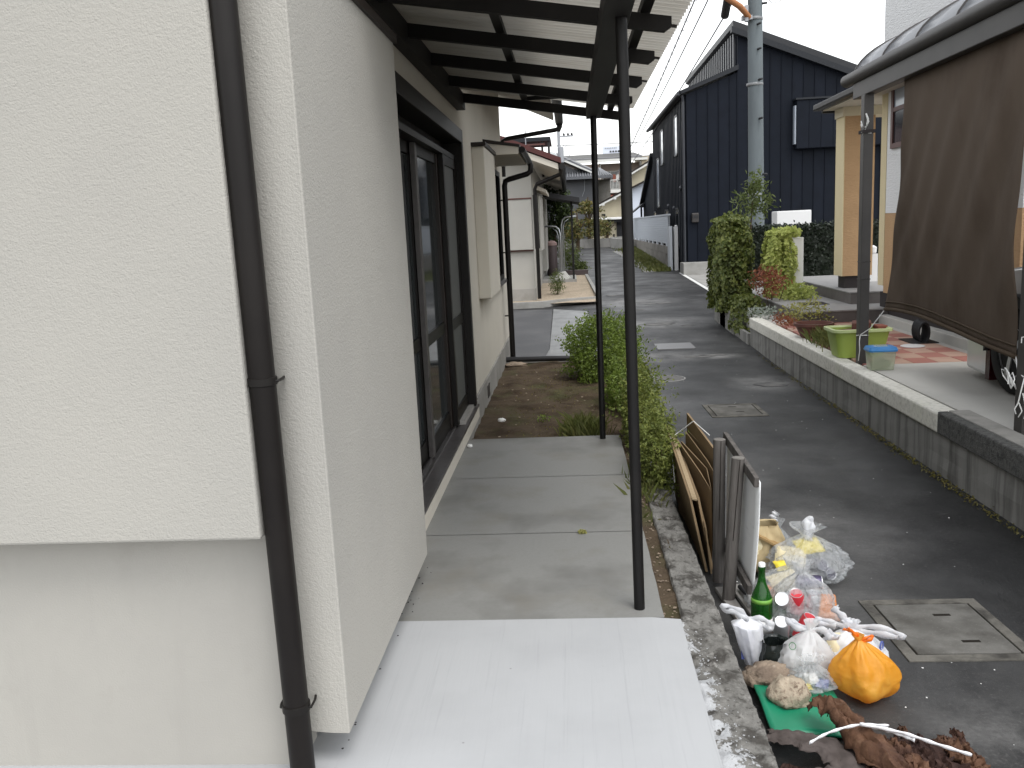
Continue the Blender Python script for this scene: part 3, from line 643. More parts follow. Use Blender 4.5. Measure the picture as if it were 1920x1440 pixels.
pr = obj('porch_roof', MB().ext([(3.70, 9.1, 3.105), (3.70, 9.1, 3.15), (5.3, 9.1, 3.46), (5.3, 9.1, 3.12)], (0, 4.35, 0)), 'tile_dark', OH)
obj('porch_gutter', MB().box(3.60, 3.72, 9.0, 13.5, 3.07, 3.16).box(3.72, 5.0, 13.43, 13.5, 3.03, 3.10), 'black_steel', OH, bevel=.02)
obj('hanging_lamp', MB().lathe((4.72, 14.2, .95), [(.05, 0), (.07, .02), (.075, .1), (.03, .13)], 12).box(4.66, 4.8, 14.15, 14.25, .5, .95), 'ac_white', OH)
# ---- carport
CP = thing('carport', 'grey aluminium carport with curved translucent roof panels', 'carport', (2.8, 6.5, .19))
for y, x in ((8.42, 2.73), (5.52, 2.80)):
    wd_ = .085 if y > 7 else .105
    p = obj('post', MB().box(x-wd_/2, x+wd_/2, y-.05, y+.05, .18, 2.64), 'alu_grey', CP, bevel=.006)
    if y > 7:
        for z in (.98, 1.14): obj('band', MB().box(x-wd_/2-.003, x+wd_/2+.003, y-.053, y+.053, z, z+.008), 'alu_dark', p)
        obj('rope_clamp', MB().box(x-wd_/2-.012, x+wd_/2+.012, y-.065, y+.065, 2.30, 2.33), 'base_dark', p)
obj('header_beam', MB().box(2.70, 2.80, 1.6, 8.75, 2.64, 2.78), 'alu_grey', CP, bevel=.006)
g = MB(); g.tube([(2.70, 1.6, 2.835), (2.70, 8.95, 2.835)], .058, 14)
obj('gutter', g, 'alu_grey', CP, smooth=40)
def arc(a): return (4.03-1.28*math.cos(a), 2.84+.50*math.sin(a))
for k in range(10):
    y0 = 8.9-.74*(k+1); y1 = 8.9-.74*k
    pn = MB(); pn.grid(lambda u, v: (arc(u*math.pi/2)[0], y0+.012+(y1-y0-.024)*v, arc(u*math.pi/2)[1]), 14, 1)
    obj('roof_panel', pn, 'poly_panel', CP, smooth=True, solid=.004)
for k in range(11):
    y = 8.9-.74*k
    obj('roof_rib', MB().tube([(arc(i/14*math.pi/2)[0], y, arc(i/14*math.pi/2)[1]+.004) for i in range(15)], .013, 6), 'alu_dark', CP, smooth=True)
# shade cloth hanging from the beam
def cloth(s, t):
    yl = 7.66+.02*math.sin(t*3)+.36*t**2.2; yr = 5.58+.10*t**1.5
    y = yl+(yr-yl)*s
    zb = .735+.055*math.sin(math.pi*min(s*1.15, 1))*(1-s)-.085*s**1.6
    z = 2.655+(zb-2.655)*t
    d1 = s*1.0+t*.42; w_ = math.sin(math.pi*t)**.8
    fold = .020*w_*(math.sin(d1*19)*(s**.8)+.5*math.sin(d1*37+1))+.012*w_*noise.noise(Vector((s*5, t*3, 4)))
    return (2.775+.02*t+fold-.05*math.sin(math.pi*t)*s, y, z)
SH = thing('shade_cloth', 'brown mesh shade cloth hanging from the carport beam', 'cloth', (2.82, 6.6, .7))
obj('cloth_sheet', MB().grid(cloth, 90, 50), 'cloth_brown', SH, smooth=True, solid=.004)
hm = MB(); hm.tube([cloth(k/40, 1) for k in range(41)], .017, 8); hm.tube([tuple(Vector(cloth(k/40, .965))+Vector((-.006, 0, 0))) for k in range(41)], .006, 6)
obj('hem', hm, 'hem_brown', SH, smooth=True)
def rope(name, paths, label, r=.004):
    m = MB()
    for p in paths: m.tube(p, r, 6)
    return tag(obj(name, m, 'string_white', smooth=True), label, 'rope', 'white ropes tying the shade cloth')
def tangle(c, r, n, seed):
    rr = random.Random(seed); c = Vector(c); out = []; p = c.copy()
    for k in range(n):
        a = k*1.05+rr.uniform(-.3, .3); out.append(c+Vector((rr.uniform(-.4, .4)*r*.7, math.cos(a)*r*rr.uniform(.5, 1), math.sin(a*1.2)*r*rr.uniform(.6, 1.1))))
    return out
e0 = Vector(cloth(0, 1)); e1 = Vector(cloth(1, 1))
rope('tie_rope', [[e0, (2.76, 8.3, .53), (2.70, 8.36, .47), (2.675, 8.42, .45), (2.70, 8.48, .45), (2.75, 8.48, .45), (2.79, 8.42, .45), (2.75, 8.36, .46), (2.69, 8.36, .46)], [(2.69, 8.36, .455), (2.685, 8.36, .40), (2.69, 8.36, .32), (2.68, 8.36, .22)]], 'white rope tying the cloth corner to the far carport post beside the green tub')
rope('tie_rope', [[e1, (2.77, 5.6, .58), (2.745, 5.48, .56), (2.78, 5.45, .56), (2.86, 5.46, .57)], tangle((2.70, 5.57, .54), .06, 16, 3), tangle((2.71, 5.55, .53), .05, 12, 5), [(2.745, 5.46, .56), (2.72, 5.45, .46), (2.715, 5.46, .40), (2.70, 5.47, .36), (2.705, 5.46, .33)], [(2.74, 5.46, .46), (2.76, 5.45, .36), (2.75, 5.45, .30)], [(2.72, 5.46, .40), (2.735, 5.45, .35), (2.72, 5.46, .31)]], 'tangled white rope knotted round the near carport post below the cloth', .004)
rope('tie_rope', [tangle((2.71, 8.40, 2.42), .07, 18, 8), tangle((2.70, 8.42, 2.35), .06, 12, 9), [(2.75, 8.36, 2.3), (2.68, 8.40, 2.31), (2.72, 8.48, 2.31)]], 'bunched white rope tied at the top of the far carport post', .008)
rope('tie_rope', [[(2.79, 5.46, .82), (2.745, 5.46, .81), (2.735, 5.5, .80), (2.72, 5.47, .77)], [(2.745, 5.46, .81), (2.735, 5.46, .76)]], 'short white rope end looped higher on the near carport post')

# ---- car behind the cloth (front to the far end)
CR = thing('parked_car', 'white car with black wheel arches parked behind the shade cloth', 'car', (4.05, 5.9, .19))
prof = [(3.80, .50), (3.78, .85), (3.95, 1.15), (4.35, 1.68), (4.9, 1.74), (6.0, 1.66), (6.55, 1.18), (7.35, 1.06), (7.66, .92), (7.74, .62), (7.70, .42), (7.55, .36), (3.95, .36)]
def car_sec(t):  # shrink sides towards the roof
    return 0
b = MB(); n = len(prof); xs = (-.74, -.66, .66, .74)
vs = []
for k, (y, z) in enumerate(prof):
    ins = .74-max(0, (z-1.0))*.26-(.10 if y > 7.5 else 0)
    vs += [(4.02-ins, y, z), (4.02+ins, y, z)]
b.add(vs, [tuple(2*i for i in range(n)), tuple(2*i+1 for i in range(n))[::-1]]+[(2*i, 2*i+1, 2*((i+1) % n)+1, 2*((i+1) % n)) for i in range(n)])
obj('body', b, 'car_white', CR, bevel=.03, smooth=30)
obj('side_window', MB().ext([(3.268+.16, 4.25, 1.2), (3.268+.16, 6.35, 1.2), (3.42, 5.95, 1.56), (3.42, 4.5, 1.6)], (-.06, 0, 0)), 'glass_dark', CR)
obj('windscreen', MB().add([(3.5, 6.55, 1.20), (4.54, 6.55, 1.20), (4.45, 6.06, 1.62), (3.6, 6.06, 1.62)], [(0, 1, 2, 3)]), 'glass_dark', CR, solid=.02)
obj('bumper', MB().ext([(3.30, 7.15, .25), (3.34, 7.60, .25), (3.5, 7.79, .27), (4.5, 7.79, .27), (4.70, 7.6, .25), (4.72, 7.15, .25)], (0, 0, .40)), 'car_white', CR, bevel=.035)
obj('bumper_lip', MB().box(3.29, 4.7, 7.09, 7.16, .235, .50), 'red_lens', CR)
obj('sill_cladding', MB().box(3.262, 3.30, 4.3, 6.2, .33, .55), 'car_black', CR, bevel=.01)
for sx in (3.34, 4.70):
    obj('headlight', MB().blob((sx+(.07 if sx < 4 else -.07), 7.55, .86), (.09, .12, .06), 3, .05), 'window_pale', CR, smooth=True)
wpro = None
for (wx, wy) in ((3.30, 6.72), (3.30, 4.6), (4.74, 6.72), (4.74, 4.6)):
    s_ = -1 if wx < 4 else 1
    ar = MB()
    ar.ext([(wx+s_*.045, wy+.42*math.cos(a), .53+.42*math.sin(a)) for a in [k/12*math.pi-.15 for k in range(13)]]+[(wx+s_*.045, wy+.34*math.cos(a), .53+.34*math.sin(a)) for a in [(12-k)/12*math.pi for k in range(13)]], (-s_*.08, 0, 0))
    obj('wheel_arch', ar, 'car_black', CR)
    wh = obj('wheel', MB().lathe((wx-.1*s_, wy, .52), [(.2, -.005), (.2, .0)], 20, (s_, 0, 0)), 'car_black', CR)
    obj('tyre', MB().lathe((wx-.16*s_, wy, .52), [(.20, 0), (.30, .0), (.325, .02), (.33, .1), (.325, .18), (.30, .2), (.21, .2), (.20, .18)], 32, (s_, 0, 0)), 'rubber', wh, smooth=40)
    rm = MB(); rm.lathe((wx-.0*s_, wy, .52), [(.205, .0), (.205, .025), (.19, .03), (.19, 0)], 28, (s_, 0, 0)); rm.lathe((wx-.0*s_, wy, .52), [(.05, 0), (.05, .03), (.02, .035)], 12, (s_, 0, 0))
    for k in range(5):
        a = k*2*math.pi/5; rm.bar((wx+.02*s_, wy+.03*math.cos(a), .52+.03*math.sin(a)), (wx+.02*s_, wy+.195*math.cos(a), .52+.195*math.sin(a)), .045, .02, (1, 0, 0))
    obj('rim', rm, 'rim_metal', wh)

# ================================================================== NAVY HOUSE
BH = thing('navy_house', 'dark navy two-storey house with standing seam cladding and stepped roof', 'house', (6.8, 31, .3))
def ftop(x): return 5.10+.36*(x-3.42) if x < 4.85 else 6.72-.405*(x-4.85)
x = 3.42; seam = .305
obj('core', MB().box(3.5, 11.9, 26.1, 35.5, .2, 5.0).box(4.95, 9.5, 26.1, 35.5, 5, 5.2), 'navy', BH)
while x < 12:
    x1 = min(x+seam, 12)
    if x < 4.85 < x1: x1 = 4.85
    b = MB(); b.ext([(x+.008, 26.0, .38), (x1-.008, 26.0, .38), (x1-.008, 26.0, ftop(x1-1e-4)), (x+.008, 26.0, ftop(x+1e-4))], (0, .12, 0))
    b.box(x1-.012, x1+.010, 25.975, 26.01, .38, min(ftop(x1-.01), ftop(x1+.01))-.01)
    obj('cladding_panel', b, 'navy', BH); x = x1
y = 26.12
while y < 35.6:
    b = MB(); b.box(3.40, 3.52, y, y+.38, .3, 5.12); b.box(3.372, 3.40, y, y+.045, .3, 5.12)
    obj('cladding_panel', b, 'navy', BH)
    b = MB(); b.box(4.84, 4.94, y, y+.38, 5.6, 6.72)
    obj('cladding_panel', b, 'navy', BH)
    obj('batten', MB().box(4.78, 4.84, y+.08, y+.24, 5.62, 6.72), 'navy_rib', BH)
    obj('batten', MB().box(3.352, 3.372, y+.003, y+.04, .4, 5.08), 'navy_rib', BH)
    y += .385
obj('rear_wing', MB().ext([(3.42, 35.6, .3), (3.42, 35.6, 4.1), (3.42, 41.0, 2.35), (3.42, 41.0, .3)], (5, 0, 0)), 'navy', BH)
obj('rear_roof', MB().ext([(3.25, 35.6, 4.12), (3.25, 41.3, 2.28), (3.25, 41.3, 2.40), (3.25, 35.6, 4.26)], (5.4, 0, 0)), 'navy_roof', BH)
obj('lower_roof', MB().ext([(3.22, 25.85, 5.08), (4.86, 25.85, 5.67), (4.86, 25.85, 5.80), (3.22, 25.85, 5.18)], (0, 9.95, 0)), 'navy_trim', BH)
obj('upper_roof', MB().ext([(4.70, 25.8, 6.80), (12.2, 25.8, 3.76), (12.2, 25.8, 3.92), (4.70, 25.8, 6.96)], (0, 10.0, 0)), 'navy_roof', BH)
obj('upper_fascia', MB().ext([(4.66, 25.78, 6.65), (12.2, 25.78, 3.59), (12.2, 25.78, 3.755), (4.66, 25.78, 6.81)], (0, .2, 0)), 'navy_trim', BH)
obj('eave_gutter', MB().tube([(3.2, 25.85, 5.12), (3.2, 35.8, 5.12)], .06, 8).tube([(3.3, 25.95, 5.08), (3.34, 26.0, 4.9), (3.34, 26.0, .4)], .035, 8), 'navy_rib', BH)
bx = obj('bay_box', MB().box(6.42, 9.4, 25.72, 26.0, 3.42, 4.74), 'navy', BH, bevel=.01)
for k in range(9):
    obj('cladding_panel', MB().box(6.43+k*.33, 6.75+k*.33, 25.70, 25.72, 3.44, 4.72), 'navy', bx)
obj('side_pane', MB().box(6.38, 6.42, 25.76, 25.96, 3.56, 4.60), 'window_pale', bx)
obj('bay_trim', MB().box(6.38, 9.4, 25.66, 25.98, 4.742, 4.79), 'navy_trim', bx)
for (y0, y1, z0, z1) in ((27.4, 28.3, 3.55, 4.75), (31.4, 32.4, 3.55, 4.75), (32.9, 33.9, 2.1, 3.9), (27.3, 28.3, .75, 2.0), (30.0, 31.2, .9, 2.0), (34.2, 35.3, 1.0, 2.0)):
    q = obj('window', MB().box(3.33, 3.40, y0, y0+.12, z0, z1).box(3.33, 3.40, y1-.12, y1, z0, z1).box(3.33, 3.4, y0, y1, z1-.05, z1).box(3.33, 3.4, y0, y1, z0, z0+.05), 'navy_rib', BH)
    obj('pane', MB().box(3.345, 3.40, y0+.12, y1-.12, z0+.05, z1-.05), 'window_pale' if z0 > 2.05 else 'window_dark', q)
for (yy, zz) in ((26.9, 2.55), (28.6, 2.0), (30.2, 2.1)): obj('vent_cap', MB().blob((3.35, yy, zz), (.05, .09, .07), 1, .02), 'navy_rib', BH, smooth=True)
mbx = obj('mail_box', MB().box(3.53, 3.73, 25.86, 25.97, 1.53, 1.80), 'alu_dark', BH, bevel=.02)
obj('mail_flap', MB().box(3.55, 3.71, 25.845, 25.862, 1.66, 1.73), 'dark_fit', mbx)
obj('concrete_step', MB().box(3.22, 6.0, 25.4, 26.2, .05, .40), 'conc', BH)
obj('rear_porch_roof', MB().ext([(2.85, 40.0, 2.02), (3.5, 40.0, 2.5), (3.5, 40.0, 2.58), (2.85, 40.0, 2.08)], (0, 1.3, 0)), 'navy_trim', BH)
obj('rear_porch_post', MB().box(3.22, 3.30, 40.2, 40.28, .4, 2.3), 'navy_trim', BH)
# fence beside it
FN = thing('louvre_fence', 'white louvred fence on a concrete block wall beside the navy house', 'fence', (3.12, 35, .2))
for j in range(3):
    for i in range(18):
        y0 = 28.05+i*.84+(.42 if j % 2 else 0); zz = zr(28)+j*.235
        if y0 > 42.6: continue
        obj('block', MB().box(3.06, 3.18, y0, y0+.826, zz, zz+.228), 'block_conc', FN)
obj('wall_core', MB().box(3.08, 3.165, 28.06, 43.1, zr(28)-.1, .80), 'mortar', FN)
lv = MB()
for j in range(13): lv.box(3.095, 3.135, 28.1, 43.0, .92+j*.066, .92+j*.066+.042)
for i in range(90): lv.box(3.087, 3.142, 28.1+i*.166, 28.1+i*.166+.03, .90, 1.78)
obj('louvre_panel', lv, 'fence_white', FN, kind='stuff')
obj('backing_panel', MB().box(3.145, 3.155, 28.1, 43.0, .92, 1.77), 'hazy_grey', FN)
for y in np.arange(28.4, 43, 1.6): obj('fence_foot', MB().box(3.09, 3.15, y, y+.4, .81, .92), 'fence_white', FN)
obj('fence_rail', MB().box(3.08, 3.17, 28.05, 43.05, 1.78, 1.83), 'fence_white', FN)
GP = thing('white_gatepost', 'white gatepost at the near end of the louvred fence', 'post', (3.25, 27.6, .15))
obj('post', MB().box(3.05, 3.14, 27.4, 27.9, .1, 1.45), 'fence_white', GP); obj('post_return', MB().box(3.2, 3.30, 27.3, 27.7, .1, 1.42), 'ac_white', GP)
obj('knob', MB().blob((3.25, 27.35, 1.44), (.05, .05, .04), 2, .02), 'ac_white', GP, smooth=True)
tag(obj('garden_wall', MB().box(1.98, 3.15, 43.3, 43.5, .3, .98).ext([(2.0, 43.3, .3), (2.6, 40.5, .25), (2.75, 40.5, .25), (2.15, 43.3, .3)], (0, 0, .62)), 'conc'), 'pale low concrete wall curving beyond the louvred fence', 'wall')
def blades(pts, h, wdt=.012):
    m = MB()
    for (x, y, z) in pts:
        a = random.random()*6.28; hh = h*random.uniform(.4, 1.2); dx, dy = math.cos(a)*wdt, math.sin(a)*wdt; lx, ly = random.gauss(0, .35)*hh, random.gauss(0, .35)*hh
        m.add([(x-dx, y-dy, z), (x+dx, y+dy, z), (x+lx*.5+dx*.6, y+ly*.5+dy*.6, z+hh*.65), (x+lx, y+ly, z+hh*.95)], [(0, 1, 2), (0, 2, 3)])
    return m
tag(obj('verge_grass', blades([(lambda y: (3.05-abs(random.gauss(0, .30)), y, zr(y)))(random.uniform(27, 42)) for _ in range(5200)], .14, .02), 'grass'), 'strip of grass along the foot of the block wall', 'grass', kind='stuff')
struct('verge_kerb', MB().grid(lambda u, v: (2.25+.35*u-.35*v*v, 27+13*v, zr(27+13*v)+.006), 1, 12), 'conc')
struct('road_edge_line', MB().grid(lambda u, v: (3.18+.10*u+.10*v*0, 14.5+11.8*v, zr(14.5+11.8*v)+.005), 1, 12), 'road_white')
struct('driveway', MB().grid(lambda u, v: (3.30+10*u, 14.5+11.2*v, zr(14.5+11.2*v)+.004), 1, 12), 'conc')

# ================================================================== UTILITY POLE & WIRES
PL = thing('utility_pole', 'grey concrete utility pole in front of the navy house', 'pole', (3.87, 18.7, -.08))
obj('shaft', MB().tube([(3.88, 18.7, -.2), (3.82, 18.7, 8.2)], [.168, .132], 20), 'pole_conc', PL, smooth=40)
for z, a in ((5.35, .3), (4.88, .3), (4.3, .4), (3.55, .4), (2.45, .9), (5.75, 1.2), (5.6, -1.2)):
    xx = 3.85; d = Vector((math.sin(a), -math.cos(a), 0)); p = Vector((xx-.01*(z-2), 18.7, z))
    obj('step_bolt', MB().tube([p+d*.12, p+d*.26], .022, 8), 'dark_fit', PL, smooth=True)
for z in (5.45, 4.2, 2.02, 1.78): obj('band', MB().lathe((3.85-.007*(z-2), 18.7, z), [(.162, 0), (.165, .005), (.165, .05), (.162, .055)], 20), 'pole_band', PL, smooth=40)
obj('pole_wrap', MB().lathe((3.865, 18.7, 1.3), [(.1665, 0), (.1665, .62)], 20), 'pole_conc', PL, smooth=40)
obj('cable_guard', MB().tube([(3.70, 18.55, 5.48), (3.45, 18.2, 5.62), (2.95, 17.5, 5.72)], [.05, .06, .055], 10), 'guard_orange', PL, smooth=40)
obj('bracket', MB().box(3.55, 3.75, 18.5, 18.62, 5.44, 5.52).box(3.6, 3.66, 18.45, 18.55, 5.4, 5.7), 'hazy_grey', PL)
obj('jumper_loop', MB().tube([(3.98, 18.6, 5.9), (4.15, 18.55, 5.72), (4.3, 18.55, 5.75), (4.33, 18.55, 5.95), (4.3, 18.55, 6.3)], .008, 5).tube([(3.98, 18.6, 6.0), (4.1, 18.5, 5.85), (4.22, 18.5, 5.9), (4.2, 18.5, 6.3)], .006, 5), 'wire_pale', PL, smooth=True)
def wire(p, q, sag, r, label, m='wire', n=24, twist=0):
    p = Vector(p); q = Vector(q); b = MB()
    pts = [p.lerp(q, k/n)-Vector((0, 0, sag*4*(k/n)*(1-k/n))) for k in range(n+1)]; b.tube(pts, r, 5)
    if twist:
        nn = twist*8; b.tube([p.lerp(q, k/nn)-Vector((0, 0, sag*4*(k/nn)*(1-k/nn)))+Vector((math.cos(k*math.pi/4), 0, math.sin(k*math.pi/4)))*r*3.0 for k in range(nn+1)], r*.35, 4)
    return tag(obj('overhead_wire', b, m, smooth=True), label, 'wire', 'overhead wires above the lane')
wire((3.05, 12.0, 7.3), (3.4, 62, 4.9), .25, .019, 'thick cable wrapped in a spiral hanger, running along beside the navy house', 'wire_pale', twist=60)
wire((3.55, 12.0, 7.6), (3.6, 62, 5.2), .35, .018, 'thin black cable just right of the spiral-wrapped one')
wire((3.35, 18.6, 5.75), (3.28, 62, 4.4), .30, .017, 'lower black service cable leaving the concrete pole along the lane', 'wire_pale')
wire((1.9, 9, 6.2), (2.6, 70, 7.8), .5, .012, 'pale thin wire passing closest to the corrugated canopy edge', 'wire_pale')
wire((-12, 48, 6.1), (24, 50, 6.2), .3, .024, 'topmost pale wire crossing the lane from the distant pole', 'wire_pale')
wire((-12, 49, 5.3), (24, 51, 5.75), .3, .024, 'lower pale wire crossing the lane from the distant pole', 'wire_pale')
sl = MB(); sl.tube([(3.22, 17.4, 6.35), (3.28, 18.9, 5.62)], .085, 10)
tag(obj('cable_sleeve', sl, 'dark_fit', smooth=40), 'black sleeve on the spiral cable left of the concrete pole', 'cable sleeve')
P2 = thing('distant_pole', 'slim distant utility pole with round transformer and boxes', 'pole', (-.40, 48, .5))
obj('shaft', MB().tube([(-.38, 48, .4), (-.38, 48, 6.9)], [.11, .08], 10), 'hazy_grey', P2, smooth=40)
obj('transformer', MB().lathe((-.30, 47.75, 4.9), [(.02, 0), (.17, .03), (.17, .80), (.12, .84)], 14), 'hazy_grey', P2, smooth=40)
obj('dish', MB().lathe((-.78, 47.7, 5.2), [(.30, 0), (.32, .03), (.2, .1), (.02, .13)], 16, (0, 1, .1)), 'dish', P2, smooth=40)
obj('cross_arm', MB().box(-.4, .4, 47.95, 48.05, 6.25, 6.32), 'hazy_grey', P2)
for xx in (-.1, .12, .32): obj('insulator', MB().lathe((xx, 48, 6.32), [(.05, 0), (.06, .06), (.03, .14)], 8), 'dark_fit', P2)
obj('jumper_loop', MB().tube([(.25+.3*math.cos(a), 48, 6.05+.3*math.sin(a)) for a in [k/10*5-1 for k in range(11)]], .012, 5).tube([(.0, 47.9, 5.0), (.15, 47.9, 5.3), (.12, 47.9, 5.6), (-.2, 47.9, 5.9)], .02, 5), 'hazy_grey', P2)

# ================================================================== SECOND HOUSE (left, beyond the lot)
yh = 19.5
H2 = thing('red_roofed_house', 'pale house with dark red roof edge beyond the parking lot', 'house', (-2.4, 24, 0))
obj('front_wall', MB().box(-5, -.79, yh, yh+.15, .1, 2.95), 'stucco', H2)
obj('side_wall', MB().box(-.95, -.79, yh+.15, 34, .25, 3.0), 'stucco', H2)
obj('foundation', MB().box(-5, -.775, yh-.015, 34, -.2, .27), 'mortar', H2)
obj('wall_panel', MB().box(-4.9, -.80, yh-.10, yh-.001, 1.13, 2.22), 'stucco', H2, bevel=.01)
obj('panel_flashing', MB().box(-4.92, -.79, yh-.12, yh-.001, 2.222, 2.25).box(-4.92, -.79, yh-.06, yh-.001, 1.10, 1.127), 'gutter_red', H2)
for (y0, y1, z0, z1) in ((21.0, 23.2, 1.05, 2.35), (25.4, 27.6, .35, 2.45)):
    obj('shutter_box', MB().box(-.80, -.66, y0, y1, z0, z1), 'stucco', H2, bevel=.01)
    q = obj('window', MB().box(-.80, -.73, y1+.02, y1+1.7, z0, z1), 'bronze', H2)
    obj('pane', MB().box(-.735, -.725, y1+.1, y1+1.6, z0+.08, z1-.08), 'window_dark', q)
obj('eave', MB().ext([(-5, 18.9, 4.72), (-.18, 18.9, 2.78), (-.18, 18.9, 2.90), (-5, 18.9, 4.90)], (0, 15.5, 0)), 'soffit', H2)
obj('roof', MB().ext([(-5.1, 18.85, 4.94), (-.12, 18.85, 2.905), (-.12, 18.85, 3.02), (-5.1, 18.85, 5.06)], (0, 15.6, 0)), 'roof_red', H2)
obj('gutter', MB().tube([(-.10, 18.85, 2.84), (-.10, 34.5, 2.80)], .07, 8), 'bronze', H2, smooth=40)
obj('drainpipe', MB().tube([(-.12, 19.0, 2.80), (-.14, 19.2, 2.70), (-.66, 19.35, 2.52), (-.71, 19.38, 2.42), (-.70, 19.38, .05)], .042, 10).tube([(-.71, 19.38, 2.3), (-.70, 19.38, 1.15)], .055, 10), 'bronze_pipe', H2, smooth=40)
obj('window_hood', MB().ext([(-.80, 20.8, 2.50), (-.50, 20.8, 2.38), (-.50, 20.8, 2.46), (-.80, 20.8, 2.6)], (0, 2.8, 0)), 'soffit', H2)
CB = thing('rooftop_frame', 'dark steel balcony frame standing above the red roof', 'frame', (-1.2, 24, 3.2))
obj('roof_plate', MB().box(-3.2, -.40, 23.4, 25.2, 3.80, 3.90), 'navy_trim', CB)
for x in (-.62, -.45, -2.0): obj('post', MB().box(x-.03, x+.03, 23.45, 23.55, 2.9, 3.80), 'dark_fit', CB)
obj('ledge', MB().box(-3.0, -.55, 23.4, 23.5, 3.70, 3.74), 'gutter_red', CB)
AN = thing('roof_antenna', 'thin television antenna on the red roof ridge', 'antenna', (-.95, 22, 3.3))
obj('mast', MB().tube([(-.98, 22, 3.25), (-.98, 22, 3.95)], .014, 6), 'hazy_grey', AN); obj('boom', MB().bar((-.98, 21.8, 3.38), (-.72, 22.2, 3.36), .015, .015), 'hazy_grey', AN)
for k in range(4): obj('element', MB().bar((-.92+k*.055, 21.8, 3.38), (-.92+k*.055, 22.2, 3.38), .01, .01), 'hazy_grey', AN)
# its gravel yard with curb, porch, stands
YD = struct('gravel_yard', MB().grid(lambda u, v: (-3.6+(4.2-.15*v)*u, 18.75+7.5*v, zr(18.75+7.5*v)+.07+.01*noise.noise(Vector((u*20, v*40, 0)))), 30, 40), 'gravel', smooth=True)
kb = MB()
pts = [(-3.6, 18.35), (-.62, 18.6), (-.3, 18.9), (.1, 19.15), (.62, 19.35)]
for a, c in zip(pts[:-1], pts[1:]): kb.ext([(a[0], a[1], zr(19)-.1), (c[0], c[1], zr(19)-.1), (c[0], c[1]+.14, zr(19)-.1), (a[0], a[1]+.14, zr(19)-.1)], (0, 0, .22))
kb.ext([(.55, 19.35, -.3), (.63, 19.35, -.3), (.50, 26.3, -.2), (.42, 26.3, -.2)], (0, 0, .38))
struct('yard_kerb', kb, 'conc')
struct('dark_kerb', MB().box(-.30, .52, 26.2, 26.5, -.1, .30), 'barrel')
PC = thing('second_porch', 'dark flat porch roof on slim posts by the red roofed house', 'porch', (-.3, 24.8, 0))
obj('porch_slab', MB().box(-.9, .16, 23.9, 26.0, -.1, .18), 'conc', PC)
obj('roof_plate', MB().ext([(-.66, 23.6, 2.40), (.30, 23.6, 2.20), (.30, 23.6, 2.33), (-.66, 23.6, 2.52)], (0, 2.6, 0)), 'dark_fit', PC)
for y in (24.0, 25.9): obj('post', MB().box(.06, .11, y-.025, y+.025, .18, 2.24), 'black_steel', PC)
def laundry(x, y, s, h, label):
    t = thing('laundry_stand', label, 'stand', (x, y, .18), 'laundry pole stands on the porch')
    obj('concrete_foot', MB().ext([(x-.20, y-.2, .18), (x+.20, y-.2, .18), (x+.06, y-.06, .36), (x-.06, y-.06, .36)], (0, .35, 0)), 'conc_light', t)
    obj('tube', MB().tube([(x, y, .3), (x, y, h-.22), (x+s*.03, y, h-.09), (x+s*.10, y, h-.02), (x+s*.20, y, h), (x+s*.42, y, h)], .022, 8).tube([(x+s*.05, y+.03, .3), (x+s*.05, y+.03, h-.28), (x+s*.09, y+.03, h-.14), (x+s*.2, y+.03, h-.06)], .013, 6), 'steel_tube', t, smooth=True)
laundry(-.25, 24.3, -1, 1.62, 'bent steel laundry pole stand curving left'); laundry(-.21, 24.7, 1, 1.86, 'taller bent steel laundry pole stand curving right')
BR = thing('rain_barrel', 'dark barrel with a pink cover beside the second porch', 'barrel', (-.52, 27.0, .05))
obj('barrel_body', MB().lathe((-.55, 27.2, .05), [(.13, 0), (.16, .1), (.16, 1.0), (.13, 1.04)], 14), 'barrel', BR, smooth=40); obj('cover', MB().lathe((-.55, 27.2, 1.04), [(.17, 0), (.16, .08), (.08, .14), (.01, .15)], 14), 'pink_lid', BR, smooth=40)

# ================================================================== FAR HOUSES
def far_window(parent, x0, x1, y, z0, z1, fm='apt_white', gm='window_dark', t=.06):
    q = obj('window', MB().box(x0, x0+t, y-.06, y, z0, z1).box(x1-t, x1, y-.06, y, z0, z1).box(x0+t, x1-t, y-.06, y, z1-t, z1).box(x0+t, x1-t, y-.06, y, z0, z0+t).box((x0+x1)/2-t/2, (x0+x1)/2+t/2, y-.05, y, z0+t, z1-t), fm, parent)
    obj('pane', MB().box(x0+t, x1-t, y-.03, y, z0+t, z1-t), gm, parent if False else q); return q
# far low wall and garden
tag(obj('far_wall', MB().box(-3, 2.05, 44, 44.2, .3, .92), 'old_conc'), 'stained old concrete wall closing the end of the lane', 'wall')
# cream gabled house
CH = thing('cream_gable_house', 'cream gabled house with white awning at the end of the lane', 'house', (3.6, 52, .6))
obj('gable_wall', MB().ext([(1.35, 50, .5), (3.38, 50, .5), (3.38, 50, 3.38), (1.35, 50, 2.45)], (0, .2, 0)), 'cream_wall', CH)
obj('roof', MB().ext([(.85, 49.2, 2.30), (3.45, 49.2, 3.50), (3.45, 49.2, 3.60), (.85, 49.2, 2.38)], (0, 9, 0)), 'bronze_brown', CH)
obj('bargeboard', MB().ext([(.88, 49.17, 2.20), (3.45, 49.17, 3.39), (3.45, 49.17, 3.49), (.88, 49.17, 2.29)], (0, .05, 0)), 'apt_white', CH)
for x in (1.2, 1.85, 2.5): obj('rafter_end', MB().box(x, x+.14, 49.15, 50, 2.30+(x-.9)*.46-.12, 2.30+(x-.9)*.46-.02), 'apt_white', CH)
obj('lower_wall', MB().box(1.2, 3.3, 49.3, 49.5, .5, 1.84), 'cream_wall', CH)
